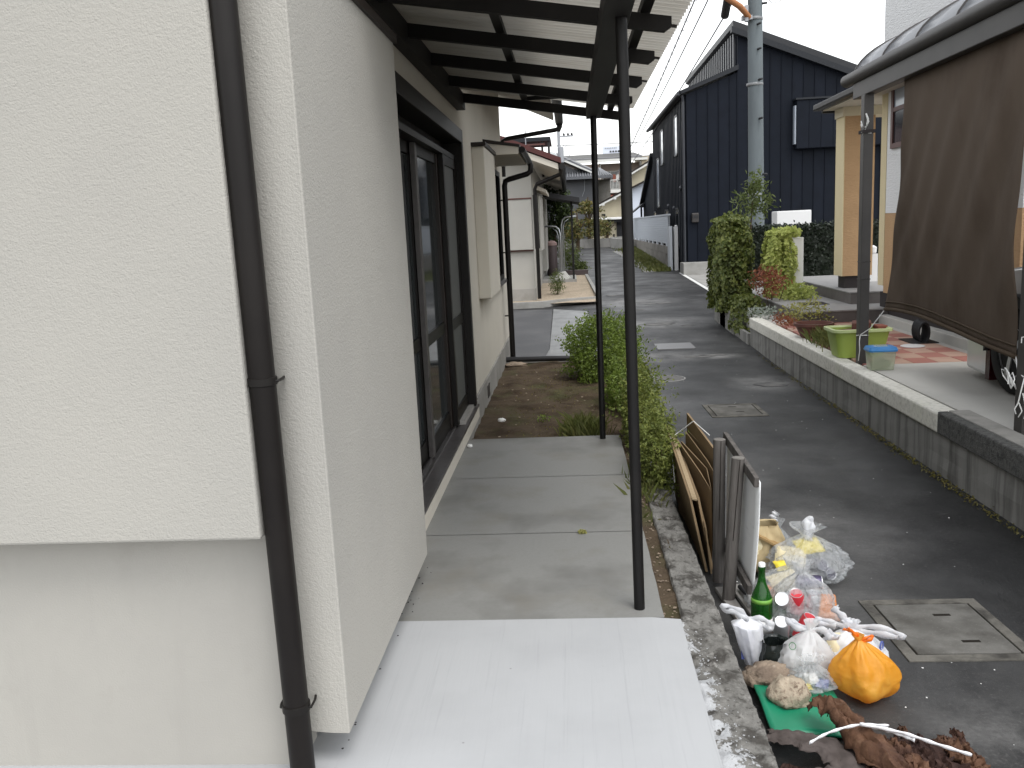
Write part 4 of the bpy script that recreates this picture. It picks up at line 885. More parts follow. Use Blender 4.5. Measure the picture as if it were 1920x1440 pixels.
obj('awning', MB().ext([(.9, 48.6, 1.86), (3.1, 48.6, 1.84), (3.1, 48.6, 1.92), (.9, 48.6, 1.93)], (0, 1.4, .06)), 'white_paint', CH)
obj('awning_fascia', MB().box(.95, 3.3, 48.75, 48.85, 1.70, 1.835), 'dark_fit', CH)
far_window(CH, 1.72, 2.25, 49.3, 1.02, 1.66, 'bronze_brown')
obj('entrance', MB().box(2.62, 3.28, 49.24, 49.3, .6, 1.72), 'dark_fit', CH); obj('meter', MB().box(2.42, 2.5, 49.25, 49.3, .85, 1.05), 'dark_fit', CH); obj('gable_vent', MB().box(1.85, 2.05, 49.95, 50, 2.05, 2.17), 'dark_fit', CH)
WH = thing('white_gable_house', 'bluish white house wall between the cream gable and the navy house', 'house', (4.5, 50, .6))
obj('wall', MB().ext([(3.40, 49.4, .5), (6.2, 49.4, .5), (6.2, 49.4, 4.6), (3.40, 49.4, 3.40)], (0, 5, 0)), 'blue_white_wall', WH)
obj('roof', MB().ext([(3.3, 49.0, 3.36), (6.2, 49.0, 4.66), (6.2, 49.0, 4.76), (3.3, 49.0, 3.46)], (0, 6, 0)), 'bronze_brown', WH)
obj('ridge_ornament', MB().blob((4.35, 49.0, 4.0), (.10, .1, .12), 2, .1).box(4.1, 4.6, 48.95, 49.0, 3.62, 3.68), 'tile_dark', WH)
C2 = thing('rear_cream_house', 'cream house gable with brown roof rising behind the white wall', 'house', (5.2, 57, .6))
obj('wall', MB().ext([(3.8, 57, .5), (8, 57, .5), (8, 57, 6.7), (3.8, 57, 4.45)], (0, 5, 0)), 'cream_wall', C2)
obj('roof', MB().ext([(3.5, 56.3, 4.42), (8.2, 56.3, 6.95), (8.2, 56.3, 7.06), (3.5, 56.3, 4.53)], (0, 6, 0)), 'bronze_brown', C2)
obj('bargeboard', MB().ext([(3.5, 56.27, 4.30), (8.2, 56.27, 6.83), (8.2, 56.27, 6.94), (3.5, 56.27, 4.41)], (0, .04, 0)), 'apt_white', C2)
far_window(C2, 3.95, 4.4, 57, 2.9, 3.6)
# grey rendered house with tiled roof
GH = thing('grey_tiled_house', 'dark grey rendered house with grey tiled hip roof', 'house', (.4, 62, .6))
obj('wall', MB().box(-4, 2.05, 60, 66, .5, 4.75), 'grey_wall', GH)
obj('gable_wall', MB().ext([(-3, 60.4, 4.8), (1.2, 60.4, 4.95), (-.9, 60.4, 6.0)], (0, 4, 0)), 'grey_wall', GH)
rf = obj('skirt_roof', MB().add([(-4.6, 59.2, 4.72), (3.0, 59.2, 4.72), (2.2, 61.2, 5.35), (-4, 61.2, 5.35), (3.0, 67, 4.72), (2.2, 65, 5.35), (-4.6, 59.2, 4.6), (3.0, 59.2, 4.6), (3.0, 67, 4.6)], [(0, 1, 2, 3), (1, 4, 5, 2), (0, 6, 7, 1), (1, 7, 8, 4)]), 'tile_dark', GH)
for i in range(44):
    x = -4.4+i*.17
    obj('roof_tile_row', MB().tube([(x, 59.2, 4.76), (min(x, 2.15), 61.2, 5.38)], .042, 6), 'tile_grey', rf)
ur = obj('upper_roof', MB().ext([(-3.2, 59.9, 4.98), (-.8, 59.9, 6.22), (1.75, 59.9, 5.02), (1.75, 59.9, 5.12), (-.8, 59.9, 6.36), (-3.2, 59.9, 5.1)], (0, 5, 0)), 'tile_dark', GH)
for k in range(5): obj('ridge_row', MB().tube([(-.75+.02*k, 60.0+k*.5, 6.38), (1.75, 60.0+k*.5, 5.15)], .10, 6), 'tile_grey', ur)
obj('verge', MB().ext([(-.8, 59.84, 6.12), (1.72, 59.84, 4.94), (1.72, 59.84, 5.05), (-.8, 59.84, 6.26)], (0, .06, 0)), 'apt_white', GH)
obj('side_bay', MB().box(2.05, 2.9, 61, 66, .5, 4.6), 'mortar', GH)
obj('wall_cable', MB().tube([(1.15, 59.9, 4.6), (1.12, 59.9, 3.9), (.95, 59.9, 3.5)], .02, 5), 'hazy_grey', GH)
# apartment block
AP = thing('apartment_block', 'brown apartment block with hipped roof and white balconies', 'apartment block', (4, 87, .6))
obj('wall', MB().box(-3, 7.0, 86.6, 95, .5, 7.3), 'apt_wall', AP)
obj('side_wing', MB().box(7.0, 10.5, 84.6, 95, .5, 7.75), 'apt_beige', AP)
obj('stair_wall', MB().box(-3, 3.1, 85, 86.6, .5, 7.2), 'apt_wall', AP)
obj('roof', MB().add([(-3.6, 84.2, 7.55), (7.5, 84.2, 7.55), (6.5, 88, 8.35), (-2.6, 88, 8.35), (7.5, 96, 7.55), (6.5, 92, 8.35)], [(0, 1, 2, 3), (1, 4, 5, 2), (3, 2, 5)]), 'apt_roof', AP)
obj('fascia', MB().box(-3.6, 7.5, 84.2, 84.5, 7.34, 7.55), 'apt_white', AP)
for k, zf in enumerate((1.6, 4.5)):
    obj('balcony_slab', MB().box(3.1, 7.0, 85.0, 86.6, zf, zf+.3), 'apt_white', AP)
    rl = obj('balcony_rail', MB().box(3.1, 7.0, 85.02, 85.08, zf+1.15, zf+1.22), 'apt_white', AP)
    for i in range(30): obj('baluster', MB().box(3.15+i*.13, 3.19+i*.13, 85.03, 85.07, zf+.3, zf+1.15), 'apt_white', rl)
    far_window(AP, 3.4, 4.9, 86.6, zf+.4, zf+2.1); far_window(AP, 5.3, 6.8, 86.6, zf+.4, zf+2.1)
for x in (3.12, 6.95): obj('balcony_fin', MB().box(x-.06, x+.06, 85, 86.6, 1.6, 7.28), 'apt_white', AP)
for k, (x, m_) in enumerate(((3.6, 'apt_white'), (4.0, 'dark_fit'), (4.3, 'clay_red'), (4.6, 'apt_white'))):
    obj('laundry', MB().box(x, x+.28, 85.3, 85.33, 5.5, 6.2), m_, AP)
obj('awning', MB().ext([(3.2, 84.6, 4.15), (5.2, 84.6, 4.05), (5.2, 86, 4.35), (3.2, 86, 4.4)], (0, 0, .06)), 'clay_red', AP)
sg = obj('roof_sign', MB().box(3.5, 5.6, 88, 88.2, 8.3, 9.05), 'blue_white_wall', AP)
for i in range(7): obj('sign_character', MB().box(3.75+i*.17, 3.85+i*.17, 87.95, 88.0, 8.80, 8.90), 'hazy_grey', sg)
for i in range(4): obj('sign_character', MB().box(4.2+i*.26, 4.36+i*.26, 87.95, 88.0, 8.45, 8.60), 'dark_fit', sg)
obj('roof_antenna', MB().tube([(3.65, 88.1, 9.05), (3.65, 88.1, 9.7)], .02, 5).box(3.4, 3.9, 88.08, 88.12, 9.4, 9.43), 'hazy_grey', AP)
TL = thing('left_tiled_house', 'tiled roof of a house seen past the near house corner', 'house', (-4.5, 45, .6))
obj('wall', MB().box(-9, -1.6, 45, 52, .5, 4.5), 'grey_wall', TL)
lr = obj('roof', MB().ext([(-9.5, 44.4, 5.3), (-1.3, 44.4, 4.9), (-1.3, 44.4, 5.0), (-2.6, 44.4, 5.9), (-4.5, 44.4, 6.3), (-9.5, 44.4, 6.5)], (0, 6, 0)), 'tile_dark', TL)
for i in range(22): obj('roof_tile_row', MB().tube([(-6.2+i*.21, 44.35, 5.05), (-6.2+i*.21, 44.36, 5.15)], .09, 6, True).blob((-6.2+i*.21, 44.3, 6.15-.03*max(0, i-10)-.02*max(0, i-15)), (.1, .1, .09), i, .1, n=8, m=6), 'tile_grey', lr)

# ================================================================== PLANTS
def plant(name, label, cat, base, parts, group=None):
    t = thing(name, label, cat, base, group)
    for nm, mb, m in parts: obj(nm, mb, m, t)
    return t
def stems(c, z0, r, h, n, thick=.008, seed=0):
    rr = random.Random(seed); b = MB()
    for k in range(n):
        a = rr.random()*6.28; q = r*rr.random()
        b.tube([(c[0]+.2*q*math.cos(a), c[1]+.2*q*math.sin(a), z0), (c[0]+.6*q*math.cos(a), c[1]+.6*q*math.sin(a), z0+h*.5), (c[0]+q*math.cos(a), c[1]+q*math.sin(a), z0+h*rr.uniform(.7, 1))], [thick, thick*.7, thick*.3], 5)
    return b
# hedge shrubs along the soil bed
def shrub(c, r, n, size, label, m, seed, z0=-.12, sprigs=60):
    pts = shell_pts(n, c, r, seed, .45, .30)
    for k in range(sprigs):   # loose shoots that break the outline
        d = Vector(RNG.normal(size=3)); d.z = abs(d.z)*1.1+.1; d.normalize(); L = random.uniform(.05, .13)*max(r)/.45
        p = Vector((c[0]+d.x*r[0]*.9, c[1]+d.y*r[1]*.9, c[2]+d.z*r[2]*.9))
        for q in range(9): pts.append(tuple(p+d*L*q/8*1.4+Vector(RNG.normal(size=3))*.008))
    core = MB().blob(c, (r[0]*.55, r[1]*.55, r[2]*.6), seed, .3)
    return plant('hedge_shrub', label, 'shrub', (c[0], c[1], z0), [('foliage', leaves(pts, size, .3, .5), m), ('stem', stems(c, z0, r[0]*.8, c[2]-z0+r[2]*.6, 14, .008, seed), 'bark')], 'shrubs along the soil bed and road edge')
shrub((.33, 9.75, .20), (.42, .55, .38), 13000, .036, 'round bright green shrub at the far end of the soil bed', 'leaf_shrub', 1)
shrub((.50, 8.2, .03), (.22, .75, .34), 8000, .033, 'low leafy shrub behind the far canopy post', 'leaf_shrub', 2)
shrub((.50, 6.55, .13), (.15, .50, .38), 5500, .032, 'sparse upright shrub between the two canopy posts and the road', 'leaf_shrub_near', 3)
shrub((.52, 5.55, .10), (.115, .36, .32), 4600, .028, 'yellow-flecked shrub beside the cardboard stack', 'leaf_shrub_near', 4)
tag(obj('grass_clump', blades([(random.gauss(.06, .07), random.gauss(6.98, .12), -.1) for _ in range(800)], .17, .006), 'grass'), 'arching grass clump where the slab meets the soil bed', 'grass clump', kind='stuff')
tag(obj('grass_clump', blades([(random.gauss(.42, .05), random.gauss(5.35, .25), -.08) for _ in range(300)], .13, .005), 'grass'), 'short grass tuft under the near shrub by the kerb', 'grass clump', kind='stuff')
tag(obj('bed_moss', leaves([(random.gauss(-.2, .25), random.uniform(6.8, 10.6), -.085+random.uniform(-.01, .02)) for _ in range(900)], .018, 1.5), 'moss'), 'mossy film over the middle of the soil bed', 'moss', kind='stuff')
tag(obj('weed_sprig', leaves(shell_pts(40, (-.28, 7.6, -.07), (.07, .07, .03), 3), .03), 'leaf_shrub'), 'tiny green weed in the soil bed', 'weed')
tag(obj('moss_clod', leaves(shell_pts(160, (.012, 4.42, .008), (.024, .017, .012), 5, .1), .012), 'leaf_yellow'), 'small green moss clod lying on the grey slab joint', 'moss clod')
tag(obj('drain_hose', MB().tube([(-.85, 10.95, -.03), (-.3, 10.92, -.03), (.12, 10.9, -.04)], .035, 12), 'pvc_black', smooth=40), 'black plastic pipe lying across the end of the soil bed', 'pipe')
struct('bed_edging', MB().box(-.72, .3, 11.03, 11.15, -.25, -.06), 'conc')
tag(obj('flat_stone', MB().blob((-.72, 10.75, -.07), (.14, .09, .035), 4, .3), 'stone_tan', smooth=True), 'flat brown stone at the foot of the cranked drainpipe', 'stone')
tag(obj('pebble', MB().blob((-.66, 7.6, -.075), (.035, .03, .02), 8, .3, n=12, m=8), 'label_white', smooth=True), 'white pebble on the soil bed near the house wall', 'pebble')
tag(obj('pebble', MB().blob((-.80, 6.35, .012), (.02, .018, .014), 9, .3, n=12, m=8), 'label_white', smooth=True), 'white pebble on the grey slab beside the door sill', 'pebble')
# ivy pillar, ivy post, hedge
def ivy_box(x0, x1, y0, y1, z0, z1, n, sz, seed, fr=3):
    pts = []; nr = []
    off = Vector((seed, seed*2, seed*3))
    for _ in range(n):
        f = random.random(); z = random.uniform(z0, z1)
        a = random.random()*6.28; ca, sa = math.cos(a), math.sin(a)
        ex = (abs(ca)**.6)*(1 if ca > 0 else -1); ey = (abs(sa)**.6)*(1 if sa > 0 else -1)
        t = (z-z0)/(z1-z0); taper = 1-.35*max(0, t-.8)/.2 if t > .8 else 1
        if random.random() < .12: z = z1-random.random()*.05; ex *= random.random(); ey *= random.random()
        k = (1+.30*noise.fractal(Vector((ex, ey, z*1.3))*fr*.7+off, 1, 2, 3))*taper*random.uniform(.82, 1.03)
        pts.append(((x0+x1)/2+ex*(x1-x0)/2*k, (y0+y1)/2+ey*(y1-y0)/2*k, z)); nr.append((ex, ey, .25))
    return leaves(pts, sz, .25, .8, np.array(nr))
IV = thing('ivy_pillar', 'tall gate pillar smothered in dark and light ivy', 'ivy', (2.75, 14.7, -.1))
obj('pillar', MB().box(2.5, 2.8, 14.5, 15.0, -.2, 1.35), 'litter_green', IV)
obj('foliage', ivy_box(2.33, 2.90, 14.2, 15.2, .12, 1.60, 10500, .062, 1), 'leaf_ivy', IV)
obj('trailing_foliage', ivy_box(2.45, 2.9, 13.3, 14.1, -.12, .42, 1300, .06, 4), 'leaf_ivy', IV)
obj('foliage_top', leaves(shell_pts(1500, (2.62, 14.7, 1.46), (.30, .46, .20), 3, .3), .062, .5, .8), 'leaf_ivy', IV)
IP = thing('ivy_post', 'white gatepost half covered in yellow-green ivy', 'ivy', (3.4, 14.1, .1))
obj('post', MB().box(3.44, 3.62, 14.0, 14.3, .1, 1.26), 'white_paint', IP, bevel=.005)
obj('foliage', ivy_box(3.06, 3.50, 13.85, 14.4, .15, 1.36, 5200, .06, 7), 'leaf_ivy_pale', IP)
obj('foliage_low', leaves(shell_pts(1400, (3.42, 13.6, .35), (.28, .35, .24), 8, .3), .055, .4, .8), 'leaf_ivy_pale', IP)
obj('foliage_top', leaves(shell_pts(500, (3.38, 14.1, 1.33), (.24, .22, .1), 9, .2), .06, .5, .8), 'leaf_ivy_pale', IP)
ym = MB()
NT = thing('young_tree', 'slender young tree with feathery leaves beside the pole', 'tree', (2.95, 15.2, .1))
obj('trunk', MB().tube([(3.02, 15.2, .1), (3.05, 15.2, 1.4), (3.10, 15.2, 2.1)], [.018, .014, .006], 6), 'bark', NT)
obj('crown', leaves(shell_pts(380, (3.08, 15.2, 1.84), (.30, .30, .27), 5, .1, .6)+shell_pts(170, (3.12, 15.2, 2.14), (.15, .2, .20), 6, .1, .6)+shell_pts(60, (3.36, 15.2, 1.85), (.10, .1, .10), 7, .1, .6), .105, .1, .30), 'leaf_tree', NT)
HG = thing('clipped_hedge', 'dark clipped hedge behind the gatepost and orange porch', 'hedge', (4.9, 16.8, .1))
obj('foliage', leaves([(random.uniform(3.3, 6.9), 16.5+abs(random.gauss(0, .12))+.06*noise.noise(Vector((i*.01, 0, 0))), .42+.98*random.random()**.8) for i in range(5200)]+[(random.uniform(3.3, 6.9), random.uniform(16.5, 17.2), 1.38+random.gauss(0, .035)) for i in range(2200)], .06, .1, .8, None), 'leaf_hedge', HG)
obj('hedge_core', MB().box(3.35, 6.9, 16.62, 17.2, .3, 1.33), 'leaf_hedge', HG)
tag(obj('hedge_wall', MB().box(3.3, 7.0, 16.45, 17.3, -.1, .45), 'conc'), 'low concrete base under the dark hedge', 'wall')
tag(obj('storage_cabinet', MB().box(4.47, 5.20, 19.5, 20.0, .0, 1.70), 'ac_white', bevel=.015), 'white boxy cabinet showing above the hedge', 'cabinet')
plant('red_shrub', 'russet-leaved shrub between the ivy pillar and the gatepost', 'shrub', (3.0, 13.7, .1), [('foliage', leaves(shell_pts(800, (2.93, 13.3, .66), (.26, .28, .22), 2, .2, .4), .05, .4, .5), 'leaf_red'), ('stem', stems((3.02, 13.5), .1, .25, .5, 8, .006, 4), 'bark')])
plant('yellow_shrub', 'yellow-leaved trailing plant spilling at the foot of the gatepost', 'shrub', (3.35, 12.3, .19), [('foliage', leaves(shell_pts(900, (3.12, 11.9, .30), (.30, .45, .16), 6, .2, .4), .045, .5, .6), 'leaf_yellow')])
plant('silver_plant', 'small silvery-leaved plant on the kerb end near the ivy', 'plant', (2.72, 12.6, .19), [('foliage', leaves(shell_pts(300, (2.72, 12.7, .26), (.22, .2, .10), 2, .2, .4), .04, .5, .6), 'leaf_silver')])
plant('dry_plant', 'low dry brownish plant along the pale coping', 'plant', (2.85, 11.5, .19), [('foliage', leaves(shell_pts(420, (2.80, 11.7, .24), (.14, .7, .08), 2, .2, .4), .035, .5, .5), 'leaf_red')])
tag(obj('potted_grass', blades([(random.gauss(2.83, .09), random.gauss(9.65, .22), .2) for _ in range(900)], .17, .006), 'grass'), 'bristly green grass plant between the brown bowl and the tub', 'plant')
PB = thing('brown_bowl', 'wide brown terracotta bowl planter on the coping', 'planter', (2.80, 10.35, .19))
obj('bowl', MB().lathe((2.80, 10.35, .19), [(.14, 0), (.20, .13), (.225, .14), (.225, .17), (.20, .17), (.19, .13), (.01, .12)], 24), 'pot_red', PB, smooth=40)
obj('soil', MB().lathe((2.80, 10.35, .32), [(.19, 0), (.01, .012)], 20), 'soil', PB)
plant('small_shrub', 'small green bush in the gravel in front of the second porch', 'shrub', (-.33, 20.5, 0), [('foliage', leaves(shell_pts(900, (-.33, 20.6, .30), (.19, .2, .28), 3, .2, .35), .05, .4, .35), 'leaf_tree'), ('stem', stems((-.33, 20.6), .0, .15, .4, 6, .006, 3), 'bark')])
def tree(name, label, x, y, z0, parts, m, tr):
    t = thing(name, label, 'tree', (x, y, z0), 'garden trees at the end of the lane')
    b = MB(); b.tube([(x, y, z0), (x+.05, y, z0+tr*.5), (x, y, z0+tr)], [.09, .07, .03], 7)
    for k in range(5):
        a = k*1.3; b.tube([(x, y, z0+tr*.5), (x+.4*math.cos(a), y+.4*math.sin(a), z0+tr*.8)], [.04, .015], 5)
    obj('trunk', b, 'bark', t)
    pts = []
    for (n, c, r, s) in parts: pts += shell_pts(n, c, r, s, .35, .4)
    obj('crown', leaves(pts, .13, .25, .6), m, t)
tree('creeper_tree', 'dark leafy tree behind the second porch', -.55, 30, .2, [(1500, (-.55, 30, 1.8), (.6, .7, 1.0), 1), (600, (-.2, 29.5, 2.2), (.35, .4, .55), 2), (500, (-.8, 30, 2.6), (.4, .5, .4), 3)], 'leaf_dark_tree', 2.0)
tree('yellowing_tree', 'yellow-green garden tree beyond the dark one', .35, 39, .45, [(900, (.15, 39, 1.35), (.45, .6, .5), 4), (300, (.0, 39.5, 2.0), (.3, .5, .3), 5)], 'leaf_pine', 1.7)
tree('cloud_pine', 'layered orange-tinged pine behind the far wall', 1.0, 45.5, .6, [(260, (.9, 45.5, 2.65), (.35, .5, .18), 6), (520, (1.0, 45.5, 2.35), (.75, .6, .22), 7), (620, (1.0, 45.5, 1.75), (.9, .7, .24), 8), (500, (1.2, 45.3, 1.2), (.8, .7, .25), 9)], 'leaf_pine', 2.4)
tree('garden_tree', 'small round green tree at the right of the pine', 1.95, 46.5, .6, [(500, (1.75, 46.5, 1.45), (.55, .5, .45), 10)], 'leaf_pine', 1.2)
for (x, y, r, h, lab, sd_) in ((.0, 28.2, .34, .95, 'tall green yard shrub behind the laundry stands', 1), (.32, 27.6, .22, .42, 'low yellow-green yard shrub near the road', 2), (-.12, 33, .5, 1.1, 'bushy yard shrub below the dark tree', 3)):
    plant('yard_shrub', lab, 'shrub', (x, y, .1), [('foliage', leaves(shell_pts(900, (x, y, .1+h/2), (r, r, h/2), sd_+20, .3, .4), .07, .3, .5), 'leaf_tree'), ('stem', stems((x, y), .05, r*.6, h*.8, 6, .01, sd_), 'bark')], 'shrubs in the far yard')

# ================================================================== THINGS ON THE TERRACE
TB = thing('green_tub', 'lime green plastic tub of soil and stones by the carport post', 'tub', (2.86, 8.85, .19))
def tub_ring(r, z): return None
def rrect(cx, cy, w_, d_, rad, z, n=5):
    out = []
    for (sx, sy, a0) in ((1, 1, 0), (-1, 1, 90), (-1, -1, 180), (1, -1, 270)):
        for k in range(n+1):
            a = R(a0+90*k/n); out.append((cx+sx*(w_/2-rad)+rad*math.cos(a), cy+sy*(d_/2-rad)+rad*math.sin(a), z))
    return out
def loft(rings, cap0=True, cap1=False):
    m = MB(); n = len(rings[0]); vs = [p for r_ in rings for p in r_]
    fs = [(j*n+i, j*n+(i+1) % n, (j+1)*n+(i+1) % n, (j+1)*n+i) for j in range(len(rings)-1) for i in range(n)]
    if cap0: fs.append(tuple(range(n))[::-1])
    if cap1: fs.append(tuple(range((len(rings)-1)*n, len(rings)*n)))
    return m.add(vs, fs)
tx, ty = 2.825, 8.86
obj('tub_body', loft([rrect(tx, ty, .43, .32, .06, .195), rrect(tx, ty, .53, .40, .07, .46), rrect(tx, ty, .50, .37, .07, .46), rrect(tx, ty, .50, .36, .06, .40)], True, False), 'tub_green', TB, smooth=30)
obj('rim', loft([rrect(tx, ty, .52, .39, .07, .445), rrect(tx, ty, .575, .44, .08, .45), rrect(tx, ty, .575, .44, .08, .475), rrect(tx, ty, .52, .385, .07, .478), rrect(tx, ty, .50, .37, .07, .46)], False), 'tub_rim', TB, smooth=30)
obj('soil', loft([rrect(tx, ty, .49, .36, .07, .43), rrect(tx, ty, .2, .15, .05, .455)], False, True), 'pot_red', TB)
tag(obj('tile_shard', MB().ext([(2.78, 8.9, .45), (2.96, 8.86, .46), (3.0, 9.0, .47), (2.82, 9.02, .47)], (0, 0, .06)), 'pot_red', bevel=.01), 'curved brown tile shard lying in the green tub', 'tile shard')
tag(obj('tile_shard', MB().ext([(3.0, 8.8, .45), (3.1, 8.8, .45), (3.1, 8.95, .45), (3.0, 8.95, .45)], (0, 0, .04)), 'clay_red', bevel=.008), 'flat red tile shard behind the post in the green tub', 'tile shard')
BX = thing('insect_case', 'clear plastic pet case with a blue lid beside the post', 'plastic case', (2.84, 8.02, .19))
obj('case', loft([rrect(2.765, 8.02, .20, .15, .02, .195), rrect(2.765, 8.02, .23, .175, .025, .365)], True, False), 'clear_box', BX, smooth=30)
obj('contents', MB().blob((2.765, 8.02, .24), (.09, .065, .045), 6, .3, 4), 'litter_green', BX)
obj('lid', loft([rrect(2.765, 8.02, .25, .195, .03, .362), rrect(2.765, 8.02, .255, .2, .03, .375), rrect(2.765, 8.02, .235, .18, .03, .40), rrect(2.765, 8.02, .20, .15, .03, .405)], False, True), 'blue_lid', BX, smooth=30)
obj('lid_hatch', loft([rrect(2.765, 8.02, .11, .085, .015, .4055), rrect(2.765, 8.02, .10, .075, .015, .412)], False, True), 'clear_box', BX)
HS = thing('hose_coil', 'dark coiled hose beside the white house kerb', 'hose', (3.72, 9.75, .19))
c_ = MB()
for k in range(9): c_.tube([(3.74+.005*k+.11*math.cos(a)*.5, 9.55+.035*k, .30+.11*math.sin(a)) for a in [i/16*2*math.pi for i in range(16)]], .013, 6, close=True)
obj('coil', c_, 'dark_fit', HS, smooth=True); obj('stand', MB().box(3.60, 3.88, 9.5, 9.9, .19, .20), 'dark_fit', HS)
tag(obj('floor_drain', MB().lathe((3.55, 9.35, .19), [(.12, 0), (.12, .006), (.10, .012), (.01, .014)], 24), 'ac_white', smooth=40), 'round white drain cap on the checkered tiles', 'drain cap')

# ================================================================== COVERS IN THE ROAD
def cover(name, x0, x1, y0, y1, label, tilt, rim, m='cover_conc', slots=()):
    t = thing(name, label, 'drain cover', ((x0+x1)/2, (y0+y1)/2, zr(y0)))
    z = zr(y0)
    def sk(x, y): return (x+tilt*(y-y0), y)
    def q(a0, a1, b0, b1, z0, z1): return MB().ext([(*sk(a0, b0), z0), (*sk(a1, b0), z0), (*sk(a1, b1), z0), (*sk(a0, b1), z0)], (0, 0, z1-z0))
    b = q(x0, x1, y0, y0+rim, z-.02, z+.008); 
    for a in (q(x0, x1, y1-rim, y1, z-.02, z+.008), q(x0, x0+rim, y0+rim, y1-rim, z-.02, z+.008), q(x1-rim, x1, y0+rim, y1-rim, z-.02, z+.008)): b.add(a.v, a.f)
    obj('rim', b, 'cover_rim', t, bevel=.003)
    obj('gap', q(x0+rim, x1-rim, y0+rim, y1-rim, z-.02, z+.002), 'slot_dark', t)
    g_ = .009
    obj('lid', q(x0+rim+g_, x1-rim-g_, y0+rim+g_, y1-rim-g_, z-.01, z+.0085), m, t, bevel=.003)
    for (a0, a1, b0, b1) in slots: obj('finger_slot', q(a0, a1, b0, b1, z+.004, z+.0088), 'slot_dark', t, bevel=.002)
    return t
cover('drain_cover', 1.345, 1.885, 3.47, 4.07, 'square concrete drain cover with two finger slots beside the rubbish', -.03, .05, slots=((1.62, 1.70, 3.88, 3.905), (1.63, 1.71, 3.62, 3.645)))
cover('drain_cover', 1.29, 1.82, 8.2, 8.78, 'worn square drain cover in mid road beyond the cardboard', -.02, .045, slots=((1.52, 1.60, 8.62, 8.65), (1.55, 1.63, 8.38, 8.41)))
MH = thing('manhole_cover', 'round iron manhole cover with a pale rim in the road', 'manhole', (1.10, 10.4, -.25))
obj('rim', MB().lathe((1.10, 10.4, -.252), [(.225, 0), (.225, .006), (.205, .007), (.205, .002)], 40), 'iron_rim', MH, smooth=40)
obj('lid', MB().lathe((1.10, 10.4, -.252), [(.20, 0), (.20, .0055), (.01, .006)], 40), 'iron', MH, smooth=40)
struct('steel_plate', MB().box(1.21, 1.75, 12.55, 13.15, zr(12.8)-.02, zr(12.8)+.012), 'steel_patch', bevel=.004)
def patch(cx, cy, rx, ry, seed):
    m = MB(); n = 26; pts = []
    for k in range(n):
        a = 2*math.pi*k/n; q = 1+.55*noise.noise(Vector((math.cos(a)*2, math.sin(a)*2, seed)))
        x, y = cx+rx*q*math.cos(a), cy+ry*q*math.sin(a); pts.append((x, y, zr(y)+.004))
    return m.add(pts, [tuple(range(n))])
for (cx, cy, rx, ry, sd_) in ((1.5, 15.3, .30, .16, 1), (1.95, 15.0, .12, .07, 2), (1.7, 11.9, .22, .06, 3), (2.2, 9.8, .20, .14, 4), (1.3, 17.5, .16, .12, 5), (1.75, 18.5, .35, .1, 6), (1.2, 20.5, .4, .12, 7), (1.9, 12.0, .2, .05, 8)):
    struct('road_patch', patch(cx, cy, rx, ry, sd_), 'road_patch')

# ================================================================== CARDBOARD, SIGN
CD = [('flattened brown carton nearest the kerb, leaning outward', [(.665, 4.45, -.24), (.605, 4.62, .12), (.60, 5.72, .26), (.66, 5.75, -.24)]),
      ('brown carton sheet just inside the leaning one', [(.70, 4.48, -.24), (.655, 4.66, .10), (.65, 5.62, .20), (.70, 5.65, -.24)]),
      ('tallest brown cardboard sheet at the road side', [(.80, 4.75, -.24), (.815, 4.78, .27), (.725, 5.62, .37), (.74, 5.70, -.24)])]
for lab, q in CD:
    m = MB().add(q, [(0, 1, 2, 3)]); o = obj('cardboard_sheet', m, 'card', solid=.012); tag(o, lab, 'cardboard', 'flattened cardboard leaning by the kerb')
m = MB(); m.add([(.612, 4.60, .115), (.606, 5.72, .262), (.630, 5.72, .255), (.640, 4.60, .108)], [(0, 1, 2, 3)])
tag(obj('cardboard_sheet', m, 'card_pale', solid=.008), 'pale folded top edge of the outermost carton', 'cardboard', 'flattened cardboard leaning by the kerb')
def folded(pts, z0, z1, lab, tl):
    m = MB(); n = len(pts)
    vs = [(x, y, z0) for x, y in pts]+[(x-tl*.0, y, z1-.10*(5.6-y)) for x, y in pts]
    m.add(vs, [(i, i+1, n+i+1, n+i) for i in range(n-1)])
    tag(obj('folded_carton', m, 'card', solid=.006), lab, 'cardboard', 'flattened cardboard leaning by the kerb')
folded([(.64, 5.45), (.70, 4.9), (.72, 4.62), (.745, 4.95), (.66, 5.42)], -.24, .25, 'folded open carton loop in the middle of the stack', .05)
folded([(.70, 5.52), (.755, 5.0), (.77, 4.7), (.795, 5.05), (.72, 5.50)], -.24, .28, 'second folded carton loop against the tallest sheet', .05)
tag(obj('cardboard_sheet', MB().add([(.685, 4.42, -.24), (.67, 4.5, -.02), (.70, 5.1, .05), (.715, 5.1, -.24)], [(0, 1, 2, 3)]), 'card', solid=.008), 'small torn carton flap low at the front of the stack', 'cardboard', 'flattened cardboard leaning by the kerb')
tag(obj('bundle_string', MB().tube([(.60, 5.50, .24), (.65, 5.5, .27), (.735, 5.42, .36), (.80, 5.2, .32)], .003, 5).tube([(.60, 5.50, .24), (.60, 5.3, .0)], .003, 5), 'string_white'), 'white string tied round the cardboard bundle', 'string')
SG = thing('wooden_signboard', 'weathered wooden notice board on two round posts leaning beside the cardboard', 'sign board', (.74, 4.2, -.25))
